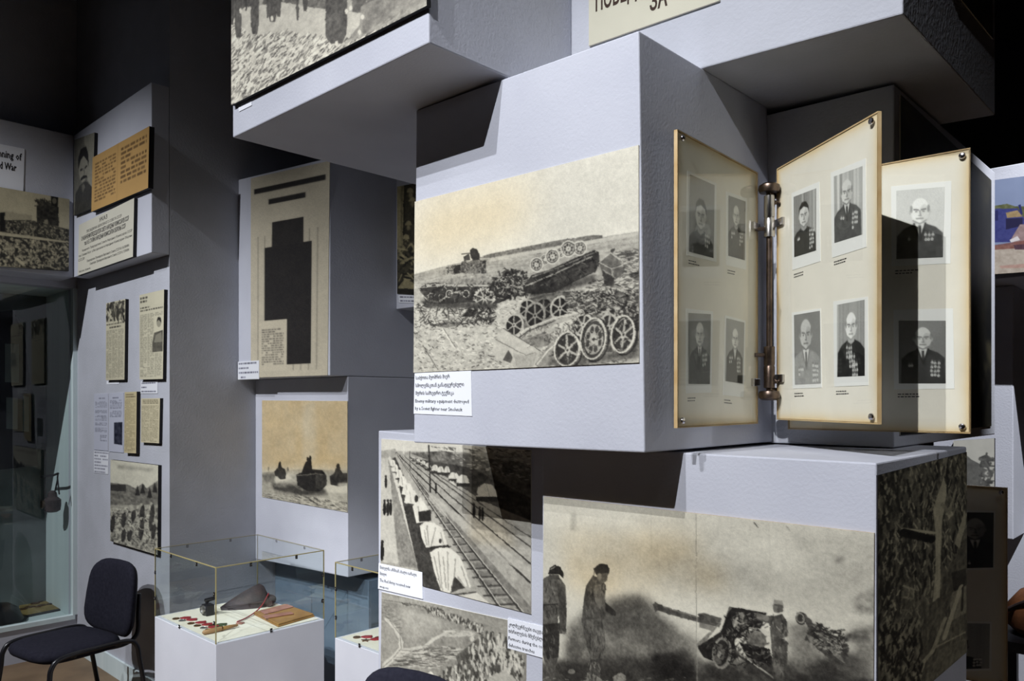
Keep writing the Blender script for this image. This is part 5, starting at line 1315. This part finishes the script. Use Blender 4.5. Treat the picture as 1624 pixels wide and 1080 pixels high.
# ------------------------------------------------------------------ glass cases on pedestals
ZV = 0.657
def vitrine(label, ped_label, x0, x1, y0, y1, zt):
    ped = box('pedestal', (x0, y0, 0.0), (x1, y1, ZV - 0.001), M['paint_white'], bevel=0.003, seg=2); tag(ped, ped_label, 'pedestal', 'white pedestals under the glass cases')
    root = empty('glass_case', V((x0 + x1) / 2, (y0 + y1) / 2, ZV)); tag(root, label, 'glass case', 'acrylic glass cases')
    t = 0.004; e = 0.0045
    box('pane', (x0 + e, y0, ZV), (x1 - e, y0 + t, zt - t), M['glass'], root)
    box('pane', (x0 + e, y1 - t, ZV), (x1 - e, y1, zt - t), M['glass'], root)
    box('pane', (x0, y0 + e, ZV), (x0 + t, y1 - e, zt - t), M['glass'], root)
    box('pane', (x1 - t, y0 + e, ZV), (x1, y1 - e, zt - t), M['glass'], root)
    box('pane', (x0 + e, y0 + e, zt - t), (x1 - e, y1 - e, zt), M['glass'], root)
    for x in (x0, x1 - e):
        for y in (y0, y1 - e): box('edge_strip', (x, y, ZV), (x + e, y + e, zt - 0.0001), M['acrylic_edge'], root)
    for y in (y0, y1 - e): box('edge_strip', (x0 + e, y, zt - e), (x1 - e, y + e, zt), M['acrylic_edge'], root)
    for x in (x0, x1 - e): box('edge_strip', (x, y0 + e, zt - e), (x + e, y1 - e, zt), M['acrylic_edge'], root)
    def clip(x, y, z, ax):
        mb = MB(); d = {'x': (0.012, 0.004, 0.009), 'y': (0.004, 0.012, 0.009), 'z': (0.006, 0.006, 0.012)}[ax]
        mb.obox((x, y, z), (d[0] * 0.5, 0, 0), (0, d[1] * 0.5, 0), (0, 0, d[2]))
        c = mb.build('clip', M['black_clip'], root, bevel=0.001)
        mb = MB(); mb.lathe((x, y, z), (0, -1, 0) if ax == 'x' else (1, 0, 0), [(0.0028, 0.002), (0.0032, 0.004), (0.002, 0.0055)], 10); mb.build('screw', M['bolt'], c)
    for f in (0.3, 0.72):
        clip(x0 + (x1 - x0) * f, y0 - 0.002, zt - 0.012, 'x'); clip(x1 + 0.002, y0 + (y1 - y0) * f, zt - 0.012, 'y')
        clip(x0 + (x1 - x0) * f, y1 + 0.002, zt - 0.012, 'x'); clip(x0 - 0.002, y0 + (y1 - y0) * f, zt - 0.012, 'y')
        z = ZV + (zt - ZV) * (f * 0.9)
        clip(x0 + 0.012, y0 - 0.002, z, 'x'); clip(x1 + 0.002, y1 - 0.012, z, 'y'); clip(x1 - 0.01, y0 - 0.002, z, 'x')
    clip((x0 + x1) / 2 - 0.04, y0 - 0.002, ZV + 0.006, 'x'); clip(x1 + 0.002, (y0 + y1) / 2 - 0.01, ZV + 0.006, 'y')
    liner = box('paper_liner', (x0 + 0.02, y0 + 0.02, ZV + 0.0002), (x1 - 0.02, y1 - 0.02, ZV + 0.0015), M['paper_liner']); 
    return root, liner

pv = PZ(ZV)
a = pv(342, 1022); l = pv(256, 975); r = pv(510, 980)
vx0, vx1, vy0, vy1 = l[0], a[0], a[1], r[1]
vz1 = PY(vy0)(342, 900)[2]
g, ln = vitrine('clear acrylic case with yellowed edges holding a leather folder and medals', 'white pedestal under the case with the leather folder', vx0, vx1, vy0, vy1, vz1)
tag(ln, 'cream paper lining under the leather folder in the left glass case', 'paper')
a2 = pv(531, 1011); wx0, wy0 = a2[0], a2[1]
wz1 = PY(wy0)(535, 892)[2]
g, ln = vitrine('acrylic case half hidden behind the railway block, holding star medals', 'white pedestal half hidden behind the railway block', wx0, wx0 + 0.47, wy0, wy0 + 0.5, wz1)
tag(ln, 'cream paper lining under the star medals in the right glass case', 'paper')

zf = ZV + 0.0017
def on_shelf(px, py, h=0.0): return PZ(zf + h)(px, py)
def disc_medal(p, ang, rib, met, label, group, r=0.017, star=False):
    root = empty('medal', p); tag(root, label, 'medal', group)
    mb = MB()
    if star:
        pts = [p + V(math.cos(ang + math.pi * k / 5) * (r * (1.25 if k % 2 == 0 else 0.55)), math.sin(ang + math.pi * k / 5) * (r * (1.25 if k % 2 == 0 else 0.55)), 0) for k in range(10)]
        mb.add(pts + [q + V(0, 0, 0.004) for q in pts], [tuple(range(10))[::-1], tuple(range(10, 20))] + [(k, (k + 1) % 10, 10 + (k + 1) % 10, 10 + k) for k in range(10)])
    else:
        mb.lathe(p, (0, 0, 1), [(r, 0), (r, 0.003), (r * 0.86, 0.0042), (r * 0.8, 0.003), (r * 0.5, 0.0036)], 18)
    mb.build('disc', M[met], root)
    d = V(math.cos(ang), math.sin(ang), 0); s_ = V(-d[1], d[0], 0); w_ = 0.0145
    base = p + d * (r * 1.05)
    o = [base, base + d * 0.018 + s_ * w_, base + d * 0.05 + s_ * w_, base + d * 0.05 - s_ * w_, base + d * 0.018 - s_ * w_]
    mb = MB(); mb.add(o + [q + V(0, 0, 0.006) for q in o], [(4, 3, 2, 1, 0), (5, 6, 7, 8, 9)] + [(k, (k + 1) % 5, 5 + (k + 1) % 5, 5 + k) for k in range(5)])
    mb.build('ribbon', M[rib], root, bevel=0.0008)
    return root
rng = random.Random(5)
ORD = ['first', 'second', 'third', 'fourth', 'fifth']
for i_, (px, py, rib, met) in enumerate(((279, 981.5, 'red', 'bronze'), (289, 984.5, 'red', 'silver'), (303, 989, 'red', 'bronze'), (313, 992.5, 'red', 'bronze'), (323, 996, 'red', 'silver'))):
    disc_medal(on_shelf(px, py), 0.9 + rng.uniform(-0.25, 0.25), rib, met, 'red ribbon medal, %s from the left, at the front of the left glass case' % ORD[i_], 'red ribbon medals in the left case')
for i_, (px, py) in enumerate(((331, 999), (336, 992))):
    disc_medal(on_shelf(px, py), 1.2 + rng.uniform(-0.3, 0.3), 'green', 'bronze', ['olive ribbon medal nearest the knife in the left glass case', 'olive ribbon medal behind the other one in the left glass case'][i_], 'olive ribbon medals in the left case')
for k, (px, py, st) in enumerate(((566, 1011, False), (580, 1016, True), (600, 1012, False))):
    disc_medal(on_shelf(px, py), 0.8 + 0.3 * k, 'red', 'bronze', ['small round medal at the left in the right glass case', 'five pointed star medal in the right glass case', 'dark round medal cut off by the railway block'][k], 'medals in the right case', 0.018, st)
# knife in its sheath
p0, p1 = on_shelf(321, 1003.5, 0.012), on_shelf(378, 991, 0.012)
kn = empty('sheath_knife', p0 * [1, 1, 0] + V(0, 0, zf)); tag(kn, 'short knife with a pale wooden handle at the front corner of the left case', 'knife')
d = (p1 - p0)
mb = MB(); mb.tube([p0 + d * t for t in (0, 0.04, 0.2, 0.4, 0.52)], [0.004, 0.010, 0.012, 0.011, 0.010], 12); shade(mb.build('handle', M['wood'], kn))
mb = MB(); mb.tube([p0 + d * t for t in (0.53, 0.75, 0.97, 1.0)], [0.009, 0.009, 0.006, 0.001], 12); shade(mb.build('blade_sheath', M['leather_tan'], kn))
mb = MB(); mb.tube([p0 + d * 0.515, p0 + d * 0.54], 0.0118, 12); shade(mb.build('collar', M['bronze'], kn))
# red cord with a tag
cp = [on_shelf(376, 986, 0.004), on_shelf(392, 979, 0.006), on_shelf(408, 968, 0.012), on_shelf(418, 956, 0.03), on_shelf(426, 941, 0.06)]
cd = empty('cord_tag', cp[0] * [1, 1, 0] + V(0, 0, zf)); tag(cd, 'thin red cord with a pink tag lying beside the knife', 'cord')
mb = MB(); mb.tube(bez(cp, 8), 0.0032, 8); shade(mb.build('cord', M['red'], cd))
q = on_shelf(381, 989); mb = MB(); mb.obox(q + V(0, 0, 0.003), (0.016, 0.006, 0), (-0.005, 0.012, 0), (0, 0, 0.0025)); mb.build('tag', M['leather_pink'], cd, bevel=0.001)
# leather folder with straps
fo = [on_shelf(402, 975), on_shelf(441, 995), on_shelf(499, 978), on_shelf(452, 962)]
fr = empty('leather_folder', sum(fo) / 4); tag(fr, 'tan leather folder with a flap in the left glass case', 'folder')
def flat(name, q4, z0, z1, mat, parent, bev=0.002):
    return hexa(name, [p * [1, 1, 0] + V(0, 0, z0) for p in q4], [p * [1, 1, 0] + V(0, 0, z1) for p in q4], M[mat], parent, bevel=bev)
flat('back_cover', fo, zf, zf + 0.008, 'leather_tan', fr)
cen = sum(fo) / 4
flat('front_cover', [cen + (p - cen) * 0.97 for p in fo], zf + 0.0082, zf + 0.016, 'leather_tan', fr)
flat('flap', [on_shelf(412, 975), on_shelf(420, 980), on_shelf(466, 968), on_shelf(455, 964)], zf + 0.0162, zf + 0.021, 'leather_pink', fr)
flat('strap', [on_shelf(417, 983), on_shelf(421, 987), on_shelf(466, 979.5), on_shelf(462, 976.5)], zf + 0.0162, zf + 0.022, 'leather_pink', fr)
# dark folded field cap: a wedge with two leaning sides and a rolled end
cA, cB = on_shelf(350, 966), on_shelf(424, 958)
ax_ = cB - cA; L_ = np.linalg.norm(ax_); ax_ = ax_ / L_; sx_ = V(-ax_[1], ax_[0], 0)
cap = empty('field_cap', (cA + cB) / 2 * [1, 1, 0] + V(0, 0, zf)); tag(cap, 'dark brown leather field cap lying in the left glass case', 'cap')
mb = MB(); vs = []; n_ = 10
prof = [(0.0, 0.012, 0.03), (0.15, 0.035, 0.045), (0.4, 0.07, 0.06), (0.65, 0.10, 0.066), (0.82, 0.115, 0.066), (0.92, 0.10, 0.062), (1.0, 0.06, 0.045)]
for t, h, w_ in prof:
    c = cA + ax_ * (L_ * t)
    for k in range(n_ + 1):
        f = math.pi * k / n_; vs.append(c + sx_ * (w_ * math.cos(f)) + V(0, 0, h * (0.25 * math.sin(f) + 0.75 * (1 - abs(math.cos(f))) ** 0.8)))
fs = [(i * (n_ + 1) + k, i * (n_ + 1) + k + 1, (i + 1) * (n_ + 1) + k + 1, (i + 1) * (n_ + 1) + k) for i in range(len(prof) - 1) for k in range(n_)]
fs += [tuple(range(n_ + 1)), tuple((len(prof) - 1) * (n_ + 1) + k for k in range(n_ + 1))]
for i in range(len(prof) - 1): fs.append((i * (n_ + 1), (i + 1) * (n_ + 1), (i + 1) * (n_ + 1) + n_, i * (n_ + 1) + n_))
mb.add(vs, fs); shade(mb.build('crown', M['leather_dark'], cap), 1.0)
c = cA + ax_ * L_ * 0.98; mb = MB(); mb.tube(bez([c - sx_ * 0.07 + V(0, 0, 0.022), c + ax_ * 0.03 + V(0, 0, 0.024), c + sx_ * 0.07 + V(0, 0, 0.022)], 8), 0.021, 12); shade(mb.build('rolled_peak', M['leather_dark'], cap))
mb = MB(); mb.tube(bez([cA + ax_ * L_ * 0.1 - sx_ * 0.045 + V(0, 0, 0.02), cA + ax_ * L_ * 0.5 - sx_ * 0.068 + V(0, 0, 0.03), cA + ax_ * L_ * 0.9 - sx_ * 0.068 + V(0, 0, 0.03)], 6), 0.004, 8); shade(mb.build('seam_band', M['leather_dark'], cap))
# small optical device
oc = on_shelf(330, 975)
od = empty('optical_sight', oc * [1, 1, 0] + V(0, 0, zf)); tag(od, 'small black sighting device with a round pale lens among the medals', 'sight')
mb = MB(); mb.obox(oc + V(0, 0, 0.028), (0.028, 0, 0), (0, 0.022, 0), (0, 0, 0.027)); mb.build('body', M['black_metal'], od, bevel=0.004, seg=2)
mb = MB(); mb.lathe(oc + V(0.0, -0.022, 0.032), (0, -1, 0), [(0.02, 0), (0.021, 0.012), (0.017, 0.014), (0.016, 0.009)], 20); shade(mb.build('lens_ring', M['silver'], od))
mb = MB(); mb.lathe(oc + V(0.0, -0.0225, 0.032), (0, -1, 0), [(0.0155, 0.001), (0.012, 0.006), (0.004, 0.008)], 20); shade(mb.build('lens', M['steel_dark'], od))
mb = MB(); mb.tube(bez([oc + V(-0.02, 0, 0.056), oc + V(0.0, 0.01, 0.078), oc + V(0.03, 0.01, 0.085)], 6), 0.007, 10); shade(mb.build('eyepiece', M['black_metal'], od))
mb = MB(); mb.tube([oc + V(-0.024, 0.0, 0.07), oc + V(0.036, 0.012, 0.088)], 0.010, 12); shade(mb.build('tube', M['black_metal'], od))

# ------------------------------------------------------------------ chairs
def rounded_pad(w_, h_, t_, taper, curve, n=16):
    """a padded panel in local x (width), z (height), y (thickness): superellipse outline, bulged faces"""
    mb = MB(); rings = []
    for j, (sc_, off) in enumerate(((0.0, -1.0), (0.55, -0.98), (0.86, -0.85), (0.97, -0.5), (1.0, 0.0), (0.97, 0.5), (0.86, 0.85), (0.55, 0.98), (0.0, 1.0))):
        ring = []
        for k in range(n * 2):
            a_ = 2 * math.pi * k / (n * 2); c_, s_ = math.cos(a_), math.sin(a_)
            x = math.copysign(abs(c_) ** 0.55, c_) * w_ / 2; z = math.copysign(abs(s_) ** 0.5, s_) * h_ / 2
            x *= (1 + taper * z / h_)
            ring.append((x * sc_, off * t_ / 2 + curve * (x * sc_ / (w_ / 2)) ** 2, z * sc_))
        rings.append(ring)
    v = [p for r_ in rings for p in r_]; N_ = n * 2; f = []
    for i in range(len(rings) - 1):
        for k in range(N_): f.append((i * N_ + k, i * N_ + (k + 1) % N_, (i + 1) * N_ + (k + 1) % N_, (i + 1) * N_ + k))
    mb.add(v, f); return mb

def lpart(name, mb, mat, root, rot=None, loc=(0, 0, 0), sm=True):
    v = np.array(mb.v, float)
    if rot is not None:
        c, s_ = math.cos(rot), math.sin(rot); v = np.c_[v[:, 0], v[:, 1] * c - v[:, 2] * s_, v[:, 1] * s_ + v[:, 2] * c]
    me = bpy.data.meshes.new(name); me.from_pydata([tuple(p) for p in v], [], mb.f)
    bm = bmesh.new(); bm.from_mesh(me); bmesh.ops.remove_doubles(bm, verts=bm.verts, dist=1e-5); bmesh.ops.recalc_face_normals(bm, faces=bm.faces); bm.to_mesh(me); bm.free()
    me.materials.append(mat)
    o = bpy.data.objects.new(name, me); COL.objects.link(o); o.parent = root; o.location = loc
    if sm:
        for p in me.polygons: p.use_smooth = True
    return o

def make_chair():
    r_ = empty('visitor_chair', (0, 0, 0))
    sp = rounded_pad(0.47, 0.46, 0.075, 0.0, 0.0)
    lpart('seat', sp, M['fabric_black'], r_, rot=-math.pi / 2, loc=(0, -0.04, 0.43))
    bp = rounded_pad(0.47, 0.42, 0.055, -0.14, -0.04)
    lpart('backrest', bp, M['fabric_black'], r_, rot=-0.10, loc=(0, 0.245, 0.63))
    bs = rounded_pad(0.43, 0.38, 0.03, -0.14, -0.04)
    lpart('back_shell', bs, M['black_metal'], r_, rot=-0.10, loc=(0, 0.272, 0.63))
    for s_ in (-1, 1):
        mb = MB(); mb.tube(bez([(s_ * 0.16, 0.05, 0.405), (s_ * 0.17, 0.19, 0.40), (s_ * 0.175, 0.262, 0.44), (s_ * 0.17, 0.275, 0.56), (s_ * 0.16, 0.285, 0.66)], 8), 0.012, 10); lpart('back_tube', mb, M['black_metal'], r_)
        mb = MB(); x = s_ * 0.255
        mb.tube(bez([(x, -0.30, 0.0), (x, -0.25, 0.30), (x, -0.235, 0.40), (x, -0.18, 0.44), (x, 0.0, 0.445), (x, 0.16, 0.44), (x, 0.215, 0.40), (x, 0.235, 0.30), (x, 0.29, 0.0)], 8), 0.0125, 12); lpart('leg_frame', mb, M['black_metal'], r_)
        mb = MB(); mb.tube([(x, -0.12, 0.43), (s_ * 0.14, -0.12, 0.405)], 0.010, 8); mb.tube([(x, 0.12, 0.43), (s_ * 0.14, 0.12, 0.405)], 0.010, 8)
        a_ = MB(); a_.tube([(x, -0.12, 0.432), (s_ * 0.10, -0.12, 0.408)], 0.010, 8); lpart('seat_bar', a_, M['black_metal'], r_)
        a_ = MB(); a_.tube([(x, 0.12, 0.432), (s_ * 0.10, 0.12, 0.408)], 0.010, 8); lpart('seat_bar', a_, M['black_metal'], r_)
    return r_
ch = make_chair(); tag(ch, 'black upholstered chair standing against the back wall at lower left', 'chair', 'black visitor chairs')
bc = at(182, YH, 4.46); fx = V(math.sin(math.radians(10)), -math.cos(math.radians(10)), 0)
ch.location = (bc[0] + fx[0] * 0.235, bc[1] + fx[1] * 0.235, 0.0); ch.rotation_euler = (0, 0, math.radians(10))
c2 = ch.copy(); COL.objects.link(c2)
for k in ch.children:
    q = k.copy(); COL.objects.link(q); q.parent = c2
c2['label'] = 'black chair at the bottom edge, only its backrest top showing before the trench photograph'
bc = at(663, YH, 2.63); ya = math.radians(12)
c2.location = (bc[0] + math.sin(ya) * 0.26, bc[1] - math.cos(ya) * 0.26, 0.0); c2.rotation_euler = (0, 0, ya)

# ------------------------------------------------------------------ things inside the left showcase
yi = YJ - 0.10; pi_ = PY(yi)
hk = empty('hanging_lamp', pi_(80, 815)); tag(hk, 'small dark lantern hanging on a hook inside the left showcase', 'lantern')
mb = MB(); mb.tube([pi_(66, 756), pi_(84, 754), pi_(92, 751)], 0.008, 8); shade(mb.build('hook_arm', M['black_metal'], hk))
mb = MB(); mb.tube([pi_(92, 750), pi_(91, 762), pi_(87, 780)], 0.005, 8); mb.tube([pi_(91, 756), pi_(94, 784)], 0.005, 8); shade(mb.build('hanger', M['black_metal'], hk))
lc = pi_(83, 812); s_ = 0.0041 * 1.0
mb = MB(); mb.lathe(lc, (0, 0, 1), [(0.03, 0), (0.05, 0.012), (0.055, 0.05), (0.055, 0.085), (0.04, 0.1), (0.032, 0.105), (0.028, 0.135), (0.012, 0.15)], 14); shade(mb.build('lamp_body', M['leather_dark'], hk), 0.5)
mb = MB(); mb.lathe(lc + V(0.0, -0.05, 0.06), (0, -1, 0), [(0.028, 0), (0.03, 0.02), (0.022, 0.024)], 14); shade(mb.build('lamp_lens', M['steel_dark'], hk))
zs = ZS + 0.001
psf = PZ(zs)
cl = [psf(32, 980), psf(96, 967), psf(80, 953), psf(30, 961)]
tc = empty('display_cloth', sum(cl) / 4); tag(tc, 'tan cloth with a scalloped dark trim on the showcase floor', 'cloth')
flat('cloth_sheet', cl, zs, zs + 0.012, 'tan_cloth', tc)
mb = MB()
for k in range(11):
    p = cl[0] + (cl[1] - cl[0]) * ((k + 0.5) / 11); mb.lathe(p + V(0, 0, 0.0), (0, 0, 1), [(0.028, 0), (0.028, 0.008), (0.02, 0.011)], 10)
mb.build('scalloped_trim', M['black_metal'], tc); bpy.data.objects['scalloped_trim']['kind'] = 'stuff'
for k, (px, py) in enumerate(((46, 963), (66, 960), (36, 966), (56, 957))):
    p = PZ(zs + 0.0125)(px, py); disc_medal(p, 1.0 + 0.4 * k, 'leather_dark' if k % 2 else 'bronze', 'bronze', 'dim bronze medal, %s from the left, on the tan cloth in the showcase' % ['second', 'fourth', 'first', 'third'][k], 'medals in the left showcase', 0.03)
hp_ = psf(-3, 988); mb = MB(); mb.lathe(hp_, (0, 0, 1), [(0.15, 0), (0.155, 0.01), (0.14, 0.04), (0.12, 0.09), (0.07, 0.125), (0.01, 0.135)], 24)
he = mb.build('soldier_helmet', M['black_metal']); shade(he); tag(he, 'dark rounded helmet at the left edge of the showcase floor', 'helmet')
mb = MB(); mb.lathe(hp_ + V(0, 0, 0.004), (0, 0, 1), [(0.154, 0), (0.17, 0.002), (0.172, 0.006), (0.154, 0.012)], 24); shade(mb.build('brim', M['black_metal'], he))
mb = MB(); q = PX(XJ + 0.12); 
pl_ = empty('reflection_panel', q(-20, 742)); tag(pl_, 'dark panel with papers standing in for a reflection in the left showcase glass', 'panel')  # solid panel built in place of a reflection in the glass
pts = [q(-60, 500), q(20, 492), q(38, 520), q(52, 640), q(60, 738), q(-60, 752)]
mb = MB(); mb.add(pts + [p - V(0.03, 0, 0) for p in pts], [tuple(range(6)), tuple(range(6, 12))[::-1]] + [(k, (k + 1) % 6, 6 + (k + 1) % 6, 6 + k) for k in range(6)]); mb.build('reflection_board', M['reflection_dark'], pl_)
for x0, y0, x1, y1 in ((8, 545, 30, 606), (10, 630, 28, 680), (36, 628, 46, 684)):
    f4 = [q(x0, y0, 0.002), q(x1, y0 + 1, 0.002), q(x1, y1 + 1, 0.002), q(x0, y1, 0.002)]; hexa('reflected_paper', f4, [p - V(0.0015, 0, 0) for p in f4], M['case_back'], pl_)

# far right: low dark table with a brown leather bag, at the very edge of the picture
bt = at(1645, 1000, 3.2)
tb = empty('low_table', V(bt[0], bt[1], 0)); tag(tb, 'low black table at the bottom right edge under the brown bag', 'table')
box('table_top', (bt[0] - 0.16, bt[1] - 0.25, bt[2] - 0.04), (bt[0] + 0.5, bt[1] + 0.25, bt[2]), M['black_metal'], tb)
for sx in (-0.13, 0.47):
    for sy in (-0.22, 0.22): box('leg', (bt[0] + sx - 0.02, bt[1] + sy - 0.02, 0), (bt[0] + sx + 0.02, bt[1] + sy + 0.02, bt[2] - 0.041), M['black_metal'], tb)
bg = empty('leather_bag', V(bt[0] + 0.08, bt[1], bt[2])); tag(bg, 'brown leather bag lying on the low black table at the right edge', 'bag')
mb = MB(); mb.lathe(V(bt[0] + 0.08, bt[1], bt[2] + 0.001), (0, 0, 1), [(0.16, 0), (0.19, 0.03), (0.185, 0.10), (0.14, 0.16), (0.06, 0.19), (0.01, 0.195)], 24); shade(mb.build('body', M['leather_brown'], bg))
mb = MB(); mb.tube(bez([V(bt[0] - 0.1, bt[1] - 0.1, bt[2] + 0.08), V(bt[0] + 0.05, bt[1] - 0.16, bt[2] + 0.17), V(bt[0] + 0.2, bt[1] - 0.12, bt[2] + 0.13)], 8), 0.009, 8); shade(mb.build('strap', M['leather_dark'], bg))
for o in bpy.data.objects:
    if '_o' in o: del o['_o']
